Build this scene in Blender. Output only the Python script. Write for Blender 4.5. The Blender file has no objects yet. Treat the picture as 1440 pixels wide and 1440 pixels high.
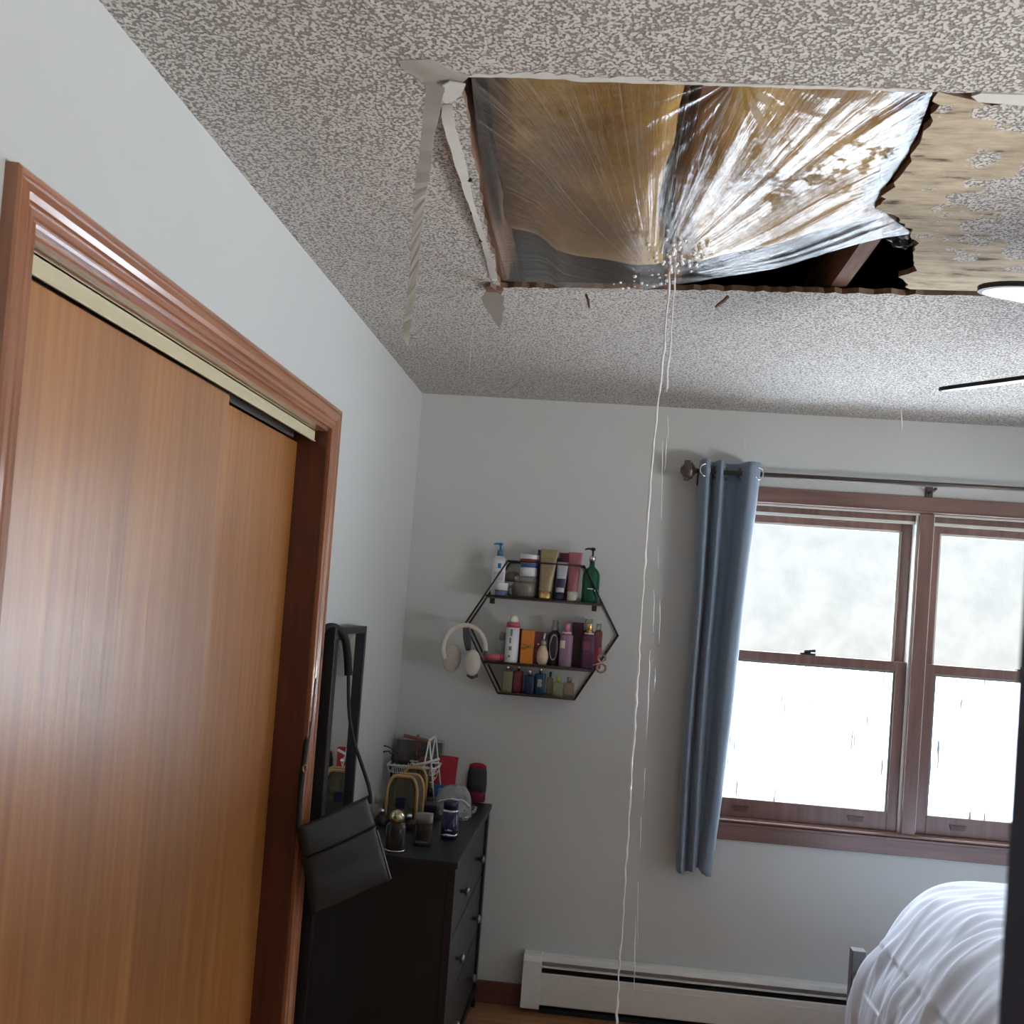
import bpy, bmesh, math, random
from mathutils import Vector, Matrix, noise
from mathutils.geometry import tessellate_polygon

PI = math.pi
SC = bpy.context.scene
COL = SC.collection

# ------------------------------------------------------------------ camera
CM = ((0.993278386, 0.088363591, 0.074765787),      # camera right
      (0.071776067, 0.036545154, -0.997)    ,       # camera down (approx, re-orthogonalised)
      (-0.090808829, 0.995417665, 0.029957121))     # camera forward
FPX, PPX, PPY = 1443.0, 720.0, 808.75
CAM = Vector((0.8055, 0.0, 1.5929))
BACK = 4.154          # back wall plane y
CEIL = 2.44
r0 = Vector(CM[0]).normalized()
f0 = Vector(CM[2]); f0 = (f0 - r0 * f0.dot(r0)).normalized()
d0 = f0.cross(r0)     # down
if d0.z > 0: d0 = -d0
cam_data = bpy.data.cameras.new('camera')
cam = bpy.data.objects.new('camera', cam_data)
COL.objects.link(cam)
up = -d0
cam.matrix_world = Matrix(((r0.x, up.x, -f0.x, CAM.x), (r0.y, up.y, -f0.y, CAM.y), (r0.z, up.z, -f0.z, CAM.z), (0, 0, 0, 1)))
cam_data.sensor_width = 36.0
cam_data.lens = 36.0 * FPX / 1440.0
cam_data.shift_y = (PPY - 720.0) / 1440.0
cam_data.clip_start = 0.02
cam_data.dof.use_dof = True
cam_data.dof.focus_distance = 2.6
cam_data.dof.aperture_fstop = 14.0
SC.camera = cam


def pray(px, py):
    return r0 * ((px - PPX) / FPX) + d0 * ((py - PPY) / FPX) + f0


def at(px, py, ax, val):
    """the point of the room plane (axis ax = val) seen at that pixel"""
    r = pray(px, py)
    return CAM + r * ((val - CAM[ax]) / r[ax])


# ------------------------------------------------------------------ exposure, world, light
SC.view_settings.view_transform = 'Standard'
SC.view_settings.look = 'None'
SC.view_settings.gamma = 1.0
SC.view_settings.use_curve_mapping = False
SC.view_settings.exposure = 0.56
SC.cycles.max_bounces = 10
SC.cycles.diffuse_bounces = 6
SC.cycles.transparent_max_bounces = 16
SC.cycles.sample_clamp_indirect = 6.0

W = bpy.data.worlds.new('overcast_sky'); SC.world = W
W.use_nodes = True
nt = W.node_tree; nt.nodes.clear()
wo = nt.nodes.new('ShaderNodeOutputWorld'); bg = nt.nodes.new('ShaderNodeBackground')
tc = nt.nodes.new('ShaderNodeTexCoord'); sep = nt.nodes.new('ShaderNodeSeparateXYZ'); rp = nt.nodes.new('ShaderNodeValToRGB')
nt.links.new(tc.outputs['Generated'], sep.inputs[0]); nt.links.new(sep.outputs['Z'], rp.inputs[0])
rp.color_ramp.elements[0].position = 0.0; rp.color_ramp.elements[0].color = (0.95, 0.93, 0.84, 1)
rp.color_ramp.elements[1].position = 0.5; rp.color_ramp.elements[1].color = (0.80, 0.90, 1.0, 1)
e_ = rp.color_ramp.elements.new(0.22); e_.color = (0.88, 0.93, 0.95, 1)
st = nt.nodes.new('ShaderNodeMapRange'); st.inputs['From Min'].default_value = 0.10; st.inputs['From Max'].default_value = 0.5
st.inputs['To Min'].default_value = 0.72; st.inputs['To Max'].default_value = 11.0
nt.links.new(sep.outputs['Z'], st.inputs['Value']); nt.links.new(rp.outputs[0], bg.inputs[0]); nt.links.new(st.outputs[0], bg.inputs[1])
nt.links.new(bg.outputs[0], wo.inputs[0])


def area(name, loc, rot, sx, sy, power, color, portal=False):
    l = bpy.data.lights.new(name, 'AREA'); l.shape = 'RECTANGLE'; l.size = sx; l.size_y = sy
    l.energy = power; l.color = color
    o = bpy.data.objects.new(name, l); COL.objects.link(o); o.location = loc; o.rotation_euler = rot
    if portal: l.cycles.is_portal = True
    return o


DAY = (0.90, 0.96, 1.0)
area('daylight_back', (2.045, BACK + 0.60, 1.80), (math.radians(-62), 0, 0), 2.6, 1.2, 40, DAY)      # sky seen through the double window
area('fill_right', (5.35, 0.95, 0.45), (0, math.radians(105), 0), 0.9, 3.2, 600, (1.0, 0.98, 0.95))   # added lamp low outside the side window, tipped up to brighten left wall and ceiling

area('snow_bounce', (2.045, BACK + 3.6, -0.40), (math.radians(176), 0, 0), 10.0, 6.0, 820, (0.84, 0.93, 1.0))      # daylight thrown up by the snow outside
area('window_portal_back', (2.045, BACK + 0.15, 1.44), (math.radians(-90), 0, 0), 1.64, 1.28, 1, DAY, True)
area('window_portal_right', (4.08, 1.225, 1.45), (0, math.radians(90), 0), 1.2, 1.6, 1, DAY, True)

# ------------------------------------------------------------------ material helpers
MATS = {}


def srgb(r, g, b):
    f = lambda c: (c / 255 / 12.92) if c / 255 <= 0.04045 else ((c / 255 + 0.055) / 1.055) ** 2.4
    return (f(r), f(g), f(b), 1.0)


def newmat(name):
    m = bpy.data.materials.new(name); m.use_nodes = True
    n = m.node_tree; b = n.nodes['Principled BSDF']
    MATS[name] = m
    return m, n, b


def setp(b, **k):
    for a, v in k.items():
        b.inputs[a.replace('_', ' ')].default_value = v


def simple(name, col, rough=0.5, metal=0.0, var=0.06, scale=40.0, bump=0.0, **k):
    m, n, b = newmat(name)
    t = n.nodes.new('ShaderNodeTexCoord'); z = n.nodes.new('ShaderNodeTexNoise'); z.inputs['Scale'].default_value = scale
    n.links.new(t.outputs['Object'], z.inputs['Vector'])
    mx = n.nodes.new('ShaderNodeMix'); mx.data_type = 'RGBA'
    mx.inputs['A'].default_value = tuple(min(1, c * (1 - var)) for c in col[:3]) + (1,)
    mx.inputs['B'].default_value = tuple(min(1, c * (1 + var)) for c in col[:3]) + (1,)
    n.links.new(z.outputs['Fac'], mx.inputs['Factor']); n.links.new(mx.outputs['Result'], b.inputs['Base Color'])
    b.inputs['Roughness'].default_value = rough; b.inputs['Metallic'].default_value = metal
    if bump:
        bp = n.nodes.new('ShaderNodeBump'); bp.inputs['Strength'].default_value = bump; bp.inputs['Distance'].default_value = 0.002
        n.links.new(z.outputs['Fac'], bp.inputs['Height']); n.links.new(bp.outputs[0], b.inputs['Normal'])
    for a, v in k.items(): b.inputs[a.replace('_', ' ')].default_value = v
    return m


def wood(name, c1, c2, scale=(60, 60, 2.0), rough=0.35, bump=0.15, coat=0.3, band=None, rough2=None, coat_rough=0.2):
    m, n, b = newmat(name)
    t = n.nodes.new('ShaderNodeTexCoord'); mp = n.nodes.new('ShaderNodeMapping'); mp.inputs['Scale'].default_value = scale
    n.links.new(t.outputs['Object'], mp.inputs[0])
    z = n.nodes.new('ShaderNodeTexNoise'); z.inputs['Scale'].default_value = 1.0; z.inputs['Detail'].default_value = 5; z.inputs['Roughness'].default_value = 0.6
    n.links.new(mp.outputs[0], z.inputs['Vector'])
    rr = n.nodes.new('ShaderNodeValToRGB'); rr.color_ramp.elements[0].position = 0.32; rr.color_ramp.elements[1].position = 0.7
    rr.color_ramp.elements[0].color = c1; rr.color_ramp.elements[1].color = c2
    n.links.new(z.outputs['Fac'], rr.inputs[0])
    out = rr.outputs[0]
    if band:
        mp2 = n.nodes.new('ShaderNodeMapping'); mp2.inputs['Scale'].default_value = band
        n.links.new(t.outputs['Object'], mp2.inputs[0])
        z2 = n.nodes.new('ShaderNodeTexNoise'); z2.inputs['Scale'].default_value = 1.0; z2.inputs['Detail'].default_value = 2
        n.links.new(mp2.outputs[0], z2.inputs['Vector'])
        mr = n.nodes.new('ShaderNodeMapRange'); mr.inputs['From Min'].default_value = 0.35; mr.inputs['From Max'].default_value = 0.65
        mr.inputs['To Min'].default_value = 0.84; mr.inputs['To Max'].default_value = 1.10
        n.links.new(z2.outputs['Fac'], mr.inputs['Value'])
        mm = n.nodes.new('ShaderNodeMix'); mm.data_type = 'RGBA'; mm.blend_type = 'MULTIPLY'; mm.inputs['Factor'].default_value = 1.0
        n.links.new(out, mm.inputs['A']); n.links.new(mr.outputs[0], mm.inputs['B']); out = mm.outputs['Result']
    n.links.new(out, b.inputs['Base Color'])
    b.inputs['Roughness'].default_value = rough
    b.inputs['Coat Weight'].default_value = coat; b.inputs['Coat Roughness'].default_value = coat_rough
    bp = n.nodes.new('ShaderNodeBump'); bp.inputs['Strength'].default_value = bump; bp.inputs['Distance'].default_value = 0.001
    n.links.new(z.outputs['Fac'], bp.inputs['Height']); n.links.new(bp.outputs[0], b.inputs['Normal'])
    b.inputs['Coat IOR'].default_value = 1.6
    if coat: n.links.new(bp.outputs[0], b.inputs['Coat Normal'])
    return m


def glassy(name, tint, opac=0.35, rough=0.05):
    """tinted clear glass or plastic: part see-through, part coloured, with a gloss"""
    m, n, b = newmat(name)
    o = n.nodes['Material Output']
    tr = n.nodes.new('ShaderNodeBsdfTransparent'); tr.inputs[0].default_value = tuple(0.5 + 0.5 * c for c in tint[:3]) + (1,)
    setp(b, Base_Color=tint, Roughness=rough)
    mx = n.nodes.new('ShaderNodeMixShader')
    fr = n.nodes.new('ShaderNodeFresnel'); fr.inputs[0].default_value = 1.45
    ad = n.nodes.new('ShaderNodeMath'); ad.operation = 'ADD'; ad.use_clamp = True; ad.inputs[1].default_value = opac
    n.links.new(fr.outputs[0], ad.inputs[0]); n.links.new(ad.outputs[0], mx.inputs[0])
    n.links.new(tr.outputs[0], mx.inputs[1]); n.links.new(b.outputs[0], mx.inputs[2]); n.links.new(mx.outputs[0], o.inputs[0])
    return m


# paint
M_wall = simple('wall_paint', srgb(200, 203, 202), 0.55, var=0.015, scale=3, bump=0.0)
_n = M_wall.node_tree; _b = _n.nodes['Principled BSDF']
_t = _n.nodes.new('ShaderNodeTexCoord'); _z = _n.nodes.new('ShaderNodeTexNoise'); _z.inputs['Scale'].default_value = 160; _z.inputs['Detail'].default_value = 3
_bp = _n.nodes.new('ShaderNodeBump'); _bp.inputs['Strength'].default_value = 0.12; _bp.inputs['Distance'].default_value = 0.001
_n.links.new(_t.outputs['Object'], _z.inputs['Vector']); _n.links.new(_z.outputs['Fac'], _bp.inputs['Height']); _n.links.new(_bp.outputs[0], _b.inputs['Normal'])


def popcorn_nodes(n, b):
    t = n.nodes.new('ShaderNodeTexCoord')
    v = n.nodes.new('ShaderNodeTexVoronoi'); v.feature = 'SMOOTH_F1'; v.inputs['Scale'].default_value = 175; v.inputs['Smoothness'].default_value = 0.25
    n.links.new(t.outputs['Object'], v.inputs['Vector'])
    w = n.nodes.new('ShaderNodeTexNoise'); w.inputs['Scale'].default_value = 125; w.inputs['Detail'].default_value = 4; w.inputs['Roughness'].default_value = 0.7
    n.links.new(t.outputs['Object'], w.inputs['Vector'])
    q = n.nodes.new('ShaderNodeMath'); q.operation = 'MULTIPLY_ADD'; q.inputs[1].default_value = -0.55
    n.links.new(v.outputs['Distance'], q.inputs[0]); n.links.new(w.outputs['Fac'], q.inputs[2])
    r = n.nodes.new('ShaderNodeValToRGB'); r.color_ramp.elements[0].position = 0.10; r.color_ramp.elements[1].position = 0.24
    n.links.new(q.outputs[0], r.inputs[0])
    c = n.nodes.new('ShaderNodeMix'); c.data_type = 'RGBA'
    c.inputs['A'].default_value = srgb(152, 144, 138); c.inputs['B'].default_value = srgb(218, 214, 207)   # crumbs' self-shadow painted dark between them / plain crumb colour
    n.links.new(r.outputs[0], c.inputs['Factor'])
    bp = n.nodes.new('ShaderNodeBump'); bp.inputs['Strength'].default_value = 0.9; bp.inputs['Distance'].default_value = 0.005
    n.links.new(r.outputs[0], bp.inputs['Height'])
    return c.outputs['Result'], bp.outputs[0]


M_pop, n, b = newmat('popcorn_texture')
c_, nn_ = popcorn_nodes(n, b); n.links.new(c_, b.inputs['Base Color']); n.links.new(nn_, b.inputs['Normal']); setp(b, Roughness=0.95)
M_gyp = simple('torn_gypsum_edge', srgb(120, 96, 80), 0.95, var=0.35, scale=45, bump=0.6)
M_paper = simple('drywall_paper_grey', srgb(176, 172, 164), 0.85, var=0.08, scale=20, bump=0.2)
M_paperw = simple('drywall_paper_light', srgb(214, 212, 206), 0.8, var=0.08, scale=30, bump=0.2)

# torn tan paper with islands of popcorn
M_torn, n, b = newmat('torn_tan_paper')
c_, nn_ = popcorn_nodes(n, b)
t = n.nodes.new('ShaderNodeTexCoord'); mp = n.nodes.new('ShaderNodeMapping'); mp.inputs['Scale'].default_value = (9, 34, 1)
z = n.nodes.new('ShaderNodeTexNoise'); z.inputs['Scale'].default_value = 1; z.inputs['Detail'].default_value = 6; z.inputs['Roughness'].default_value = 0.65
n.links.new(t.outputs['Object'], mp.inputs[0]); n.links.new(mp.outputs[0], z.inputs['Vector'])
rr = n.nodes.new('ShaderNodeValToRGB'); cr = rr.color_ramp
cr.elements[0].position = 0.33; cr.elements[0].color = srgb(92, 76, 62); cr.elements[1].position = 0.62; cr.elements[1].color = srgb(205, 190, 162)
e_ = cr.elements.new(0.42); e_.color = srgb(172, 156, 132)
n.links.new(z.outputs['Fac'], rr.inputs[0])
# island mask: distance from two patch centres, broken up by noise
z2 = n.nodes.new('ShaderNodeTexNoise'); z2.inputs['Scale'].default_value = 16; z2.inputs['Detail'].default_value = 5
n.links.new(t.outputs['Object'], z2.inputs['Vector'])
masks = []
for (cx, cy, sx, sy) in ((1.78, 2.02, 0.33, 0.34), (1.56, 1.68, 0.22, 0.085)):
    m1 = n.nodes.new('ShaderNodeMapping'); m1.vector_type = 'POINT'
    m1.inputs['Location'].default_value = (-cx / sx, -cy / sy, 0); m1.inputs['Scale'].default_value = (1 / sx, 1 / sy, 0)
    ln = n.nodes.new('ShaderNodeVectorMath'); ln.operation = 'LENGTH'
    n.links.new(t.outputs['Object'], m1.inputs[0]); n.links.new(m1.outputs[0], ln.inputs[0])
    masks.append(ln.outputs['Value'])
mn = n.nodes.new('ShaderNodeMath'); mn.operation = 'MINIMUM'; n.links.new(masks[0], mn.inputs[0]); n.links.new(masks[1], mn.inputs[1])
ad = n.nodes.new('ShaderNodeMath'); ad.operation = 'MULTIPLY_ADD'; ad.inputs[1].default_value = 1.6; n.links.new(z2.outputs['Fac'], ad.inputs[0]); n.links.new(mn.outputs[0], ad.inputs[2])
th = n.nodes.new('ShaderNodeMapRange'); th.inputs['From Min'].default_value = 1.82; th.inputs['From Max'].default_value = 1.88; th.inputs['To Min'].default_value = 1; th.inputs['To Max'].default_value = 0
n.links.new(ad.outputs[0], th.inputs['Value'])
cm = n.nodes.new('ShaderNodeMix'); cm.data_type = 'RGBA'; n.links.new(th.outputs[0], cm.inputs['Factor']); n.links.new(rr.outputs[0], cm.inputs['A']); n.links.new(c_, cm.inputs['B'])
n.links.new(cm.outputs['Result'], b.inputs['Base Color'])
bp = n.nodes.new('ShaderNodeBump'); bp.inputs['Strength'].default_value = 0.5; bp.inputs['Distance'].default_value = 0.004; n.links.new(z.outputs['Fac'], bp.inputs['Height'])
vm = n.nodes.new('ShaderNodeMix'); vm.data_type = 'VECTOR'; n.links.new(th.outputs[0], vm.inputs['Factor']); n.links.new(bp.outputs[0], vm.inputs['A']); n.links.new(nn_, vm.inputs['B'])
n.links.new(vm.outputs['Result'], b.inputs['Normal']); setp(b, Roughness=0.92)

M_door = wood('closet_door_veneer', srgb(158, 99, 44), srgb(188, 129, 66), (55, 55, 1.6), 0.40, 0.7, 0.85, band=(4.2, 4.2, 0.12), coat_rough=0.3)
M_trim = wood('casing_varnished_wood', srgb(138, 84, 54), srgb(170, 110, 74), (40, 3, 40), 0.3, 0.08, 0.6, coat_rough=0.12)
M_trimv = wood('casing_varnished_wood_upright', srgb(138, 84, 54), srgb(170, 110, 74), (40, 40, 3), 0.3, 0.08, 0.6, coat_rough=0.12)
M_jamb = wood('dark_jamb_wood', srgb(74, 36, 24), srgb(98, 50, 32), (40, 40, 3), 0.4, 0.08, 0.3)
M_wintrim = wood('window_wood', srgb(106, 76, 70), srgb(132, 98, 88), (3, 40, 40), 0.35, 0.08, 0.4)
M_wintrimv = wood('window_wood_upright', srgb(106, 76, 70), srgb(132, 98, 88), (40, 40, 3), 0.35, 0.08, 0.4)
M_base = wood('baseboard_wood', srgb(86, 48, 38), srgb(110, 66, 50), (3, 40, 40), 0.4, 0.08, 0.3)
M_floor = wood('floor_boards_wood', srgb(150, 104, 68), srgb(186, 138, 96), (3, 30, 30), 0.35, 0.1, 0.4, band=(0.6, 9, 1))
M_joist = wood('rough_lumber', srgb(96, 66, 50), srgb(140, 104, 82), (30, 3, 30), 0.85, 0.4, 0.0)
M_attic = simple('attic_board', srgb(60, 46, 38), 0.95, var=0.2, scale=8)
M_liner = simple('vinyl_liner', srgb(214, 216, 208), 0.45)
M_cream = simple('cream_track_metal', srgb(206, 198, 164), 0.35, 0.0)
M_greyrail = simple('grey_rail_metal', srgb(120, 124, 122), 0.35, 0.6)
M_white = simple('white_enamel', srgb(232, 232, 228), 0.4)
M_dark = simple('black_gap', srgb(28, 30, 34), 0.8)
M_blackwood = simple('black_painted_wood', srgb(13, 16, 24), 0.42, var=0.15, scale=12)
M_snow = simple('snow', srgb(240, 243, 248), 0.9, var=0.02, scale=2)

# fogged pane: droplets and run marks
def pane_mat(name, streaks):
    m, n, b = newmat(name)
    o = n.nodes['Material Output']
    t = n.nodes.new('ShaderNodeTexCoord')
    z = n.nodes.new('ShaderNodeTexNoise'); z.inputs['Scale'].default_value = 9; z.inputs['Detail'].default_value = 6
    n.links.new(t.outputs['Object'], z.inputs['Vector'])
    mp = n.nodes.new('ShaderNodeMapping'); mp.inputs['Scale'].default_value = (75, 1, 4.5); n.links.new(t.outputs['Object'], mp.inputs[0])
    z2 = n.nodes.new('ShaderNodeTexNoise'); z2.inputs['Scale'].default_value = 1; z2.inputs['Detail'].default_value = 3; n.links.new(mp.outputs[0], z2.inputs['Vector'])
    r2 = n.nodes.new('ShaderNodeValToRGB'); r2.color_ramp.elements[0].position = 0.56; r2.color_ramp.elements[1].position = 0.66
    n.links.new(z2.outputs['Fac'], r2.inputs[0])
    mr = n.nodes.new('ShaderNodeMapRange'); mr.inputs['From Min'].default_value = 0.35; mr.inputs['From Max'].default_value = 0.7; mr.inputs['To Min'].default_value = 0.14; mr.inputs['To Max'].default_value = 0.24
    n.links.new(z.outputs['Fac'], mr.inputs['Value'])
    f = mr.outputs[0]
    if streaks:
        z3 = n.nodes.new('ShaderNodeTexNoise'); z3.inputs['Scale'].default_value = 3.5; n.links.new(t.outputs['Object'], z3.inputs['Vector'])
        m3 = n.nodes.new('ShaderNodeMapRange'); m3.inputs['From Min'].default_value = 0.44; m3.inputs['From Max'].default_value = 0.52; n.links.new(z3.outputs['Fac'], m3.inputs['Value'])
        k3 = n.nodes.new('ShaderNodeMath'); k3.operation = 'MULTIPLY'; n.links.new(r2.outputs[0], k3.inputs[0]); n.links.new(m3.outputs[0], k3.inputs[1])
        ml = n.nodes.new('ShaderNodeMath'); ml.operation = 'MULTIPLY_ADD'; ml.inputs[1].default_value = streaks
        n.links.new(k3.outputs[0], ml.inputs[0]); ml.use_clamp = True; n.links.new(f, ml.inputs[2]); f = ml.outputs[0]
    tr = n.nodes.new('ShaderNodeBsdfTransparent'); tr.inputs[0].default_value = (0.98, 0.99, 1, 1)
    setp(b, Base_Color=srgb(150, 156, 160), Roughness=0.25)
    tl = n.nodes.new('ShaderNodeBsdfTranslucent'); tl.inputs[0].default_value = (0.80, 0.82, 0.82, 1)
    fx = n.nodes.new('ShaderNodeMixShader'); fx.inputs[0].default_value = 0.015; n.links.new(tr.outputs[0], fx.inputs[1]); n.links.new(tl.outputs[0], fx.inputs[2])
    mx = n.nodes.new('ShaderNodeMixShader'); n.links.new(f, mx.inputs[0]); n.links.new(fx.outputs[0], mx.inputs[1]); n.links.new(b.outputs[0], mx.inputs[2])
    n.links.new(mx.outputs[0], o.inputs[0])
    return m


M_pane_up = pane_mat('fogged_glass', 0.0)
M_pane_low = pane_mat('fogged_glass_with_runs', 0.76)


# ------------------------------------------------------------------ mesh helpers
class MB:
    def __init__(s): s.v = []; s.f = []; s.mi = []; s.smooth = []

    def add(s, vs, fs, mi=0, smooth=False):
        o = len(s.v); s.v += [Vector(p) for p in vs]
        for q in fs: s.f.append(tuple(i + o for i in q)); s.mi.append(mi); s.smooth.append(smooth)
        return s

    def box(s, a, b, mi=0):
        x0, y0, z0 = (min(a[i], b[i]) for i in range(3)); x1, y1, z1 = (max(a[i], b[i]) for i in range(3))
        vs = [(x0, y0, z0), (x1, y0, z0), (x1, y1, z0), (x0, y1, z0), (x0, y0, z1), (x1, y0, z1), (x1, y1, z1), (x0, y1, z1)]
        return s.add(vs, [(0, 3, 2, 1), (4, 5, 6, 7), (0, 1, 5, 4), (1, 2, 6, 5), (2, 3, 7, 6), (3, 0, 4, 7)], mi)

    def tube(s, pts, r, n=8, mi=0, closed=False, flat=1.0):
        pts = [Vector(p) for p in pts]; m = len(pts); rs = r if isinstance(r, (list, tuple)) else [r] * m
        vs = []; prev = None
        for i, p in enumerate(pts):
            if closed: t = pts[(i + 1) % m] - pts[i - 1]
            else: t = pts[min(i + 1, m - 1)] - pts[max(i - 1, 0)]
            t = t.normalized() if t.length > 1e-9 else Vector((0, 0, 1))
            if prev is None:
                a = Vector((0, 0, 1)) if abs(t.z) < 0.9 else Vector((1, 0, 0)); u = t.cross(a).normalized()
            else: u = (prev - t * prev.dot(t)).normalized()
            prev = u; w = t.cross(u)
            for k in range(n):
                an = 2 * PI * k / n; vs.append(p + u * (math.cos(an) * rs[i]) + w * (math.sin(an) * rs[i] * flat))
        fs = []
        for i in range(m if closed else m - 1):
            j = (i + 1) % m
            for k in range(n): fs.append((i * n + k, i * n + (k + 1) % n, j * n + (k + 1) % n, j * n + k))
        if not closed:
            fs.append(tuple(range(n - 1, -1, -1))); fs.append(tuple((m - 1) * n + k for k in range(n)))
        return s.add(vs, fs, mi, True)

    def lathe(s, prof, c=(0, 0, 0), n=20, mi=0, sx=1.0, sy=1.0, rot=0.0, power=2.0):
        vs = []
        for (r, z) in prof:
            for k in range(n):
                a = 2 * PI * k / n; ca, sa = math.cos(a), math.sin(a)
                if power != 2.0:
                    q = (abs(ca) ** power + abs(sa) ** power) ** (-1 / power); ca *= q; sa *= q
                x, y = r * ca * sx, r * sa * sy
                vs.append((c[0] + x * math.cos(rot) - y * math.sin(rot), c[1] + x * math.sin(rot) + y * math.cos(rot), c[2] + z))
        fs = []
        for i in range(len(prof) - 1):
            for k in range(n): fs.append((i * n + k, i * n + (k + 1) % n, (i + 1) * n + (k + 1) % n, (i + 1) * n + k))
        fs.append(tuple(range(n - 1, -1, -1))); m = len(prof) - 1; fs.append(tuple(m * n + k for k in range(n)))
        return s.add(vs, fs, mi, True)

    def prism(s, poly, h0, h1, fn, mi=0):
        """poly of 2D points, fn(u, v, h) -> 3D"""
        n = len(poly)
        vs = [fn(u, v, h0) for u, v in poly] + [fn(u, v, h1) for u, v in poly]
        tri = tessellate_polygon([[Vector((u, v, 0)) for u, v in poly]])
        fs = [tuple(t) for t in tri] + [tuple(n + i for i in reversed(t)) for t in tri]
        fs += [(i, (i + 1) % n, n + (i + 1) % n, n + i) for i in range(n)]
        return s.add(vs, fs, mi)

    def grid(s, fn, nu, nv, mi=0, thick=None, smooth=True):
        """surface fn(u,v)->Vector; thick gives fn2(u,v) for a closed slab"""
        o = [[fn(i / nu, j / nv) for i in range(nu + 1)] for j in range(nv + 1)]
        vs = [p for r in o for p in r]; w = nu + 1
        fs = [(j * w + i, j * w + i + 1, (j + 1) * w + i + 1, (j + 1) * w + i) for j in range(nv) for i in range(nu)]
        if thick:
            N = len(vs); vs += [thick(i / nu, j / nv) for j in range(nv + 1) for i in range(nu + 1)]
            fs += [tuple(N + q for q in reversed(f)) for f in list(fs)]
            for i in range(nu):
                fs.append((i + 1, i, N + i, N + i + 1)); a = nv * w
                fs.append((a + i, a + i + 1, N + a + i + 1, N + a + i))
            for j in range(nv):
                fs.append((j * w, (j + 1) * w, N + (j + 1) * w, N + j * w)); a = w - 1
                fs.append(((j + 1) * w + a, j * w + a, N + j * w + a, N + (j + 1) * w + a))
        return s.add(vs, fs, mi, smooth)

    def build(s, name, mat, parent=None, bevel=0.0, kind=None, flip=True):
        me = bpy.data.meshes.new(name)
        off = Vector((0, 0, 0))
        p = parent
        while p is not None: off += p.location; p = p.parent
        me.from_pydata([v - off for v in s.v], [], s.f); me.validate()
        for m in (mat if isinstance(mat, (list, tuple)) else [mat]): me.materials.append(m)
        if len(me.polygons) == len(s.f):
            for i, q in enumerate(me.polygons): q.material_index = s.mi[i]; q.use_smooth = s.smooth[i]
        if flip:
            bm = bmesh.new(); bm.from_mesh(me); bmesh.ops.recalc_face_normals(bm, faces=bm.faces); bm.to_mesh(me); bm.free()
        o = bpy.data.objects.new(name, me); COL.objects.link(o)
        if parent is not None: o.parent = parent
        if bevel:
            md = o.modifiers.new('bevel', 'BEVEL'); md.width = bevel; md.segments = 2; md.limit_method = 'ANGLE'
        if kind: o['kind'] = kind
        return o


def box(name, a, b, mat, parent=None, bevel=0.0, kind=None): return MB().box(a, b).build(name, mat, parent, bevel, kind)


def tag(o, label=None, cat=None, group=None, kind=None):
    if label: o['label'] = label
    if cat: o['category'] = cat
    if group: o['group'] = group
    if kind: o['kind'] = kind
    return o


def empty(name, loc, label=None, cat=None, group=None, kind=None):
    o = bpy.data.objects.new(name, None); COL.objects.link(o); o.location = loc; o.empty_display_size = 0.05
    return tag(o, label, cat, group, kind)


def copy_tree(o, parent=None):
    c = o.copy(); COL.objects.link(c)
    if parent is not None: c.parent = parent
    for ch in list(o.children): copy_tree(ch, c)
    return c


def fbm(x, y, z=0.0, o=3):
    return noise.fractal(Vector((x, y, z)), 1.0, 2.0, o)


# ================================================================== THE SETTING
RX = 3.95          # right wall
FY = -1.0          # wall behind the camera

box('floor', (-0.75, FY - 0.1, -0.05), (RX + 0.1, BACK + 0.1, 0.0), M_floor, kind='structure')

# ---- left wall with the closet opening
CO0, CO1, COZ = 1.300, 2.815, 2.052       # closet opening y0, y1, top
wl = MB()
wl.box((-0.11, FY, 0), (0, CO0, CEIL)); wl.box((-0.11, CO1, 0), (0, BACK, CEIL)); wl.box((-0.11, CO0, COZ), (0, CO1, CEIL))
wl.build('wall_left', M_wall, kind='structure')
cl = MB(); cl.box((-0.75, FY, 0), (-0.70, BACK, CEIL)); cl.box((-0.70, CO1 + 0.15, 0), (-0.11, CO1 + 0.20, CEIL)); cl.box((-0.70, CO0 - 0.2, 0), (-0.11, CO0 - 0.15, CEIL))
cl.build('wall_closet', M_wall, kind='structure')

# ---- back wall with window opening
WX0, WX1, WZ0, WZ1 = 1.222, 2.868, 0.800, 2.082
wb = MB()
wb.box((0, BACK, 0), (WX0, BACK + 0.14, CEIL)); wb.box((WX1, BACK, 0), (RX, BACK + 0.14, CEIL))
wb.box((WX0, BACK, 0), (WX1, BACK + 0.14, WZ0)); wb.box((WX0, BACK, WZ1), (WX1, BACK + 0.14, CEIL))
wb.build('wall_back', M_wall, kind='structure')

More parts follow.
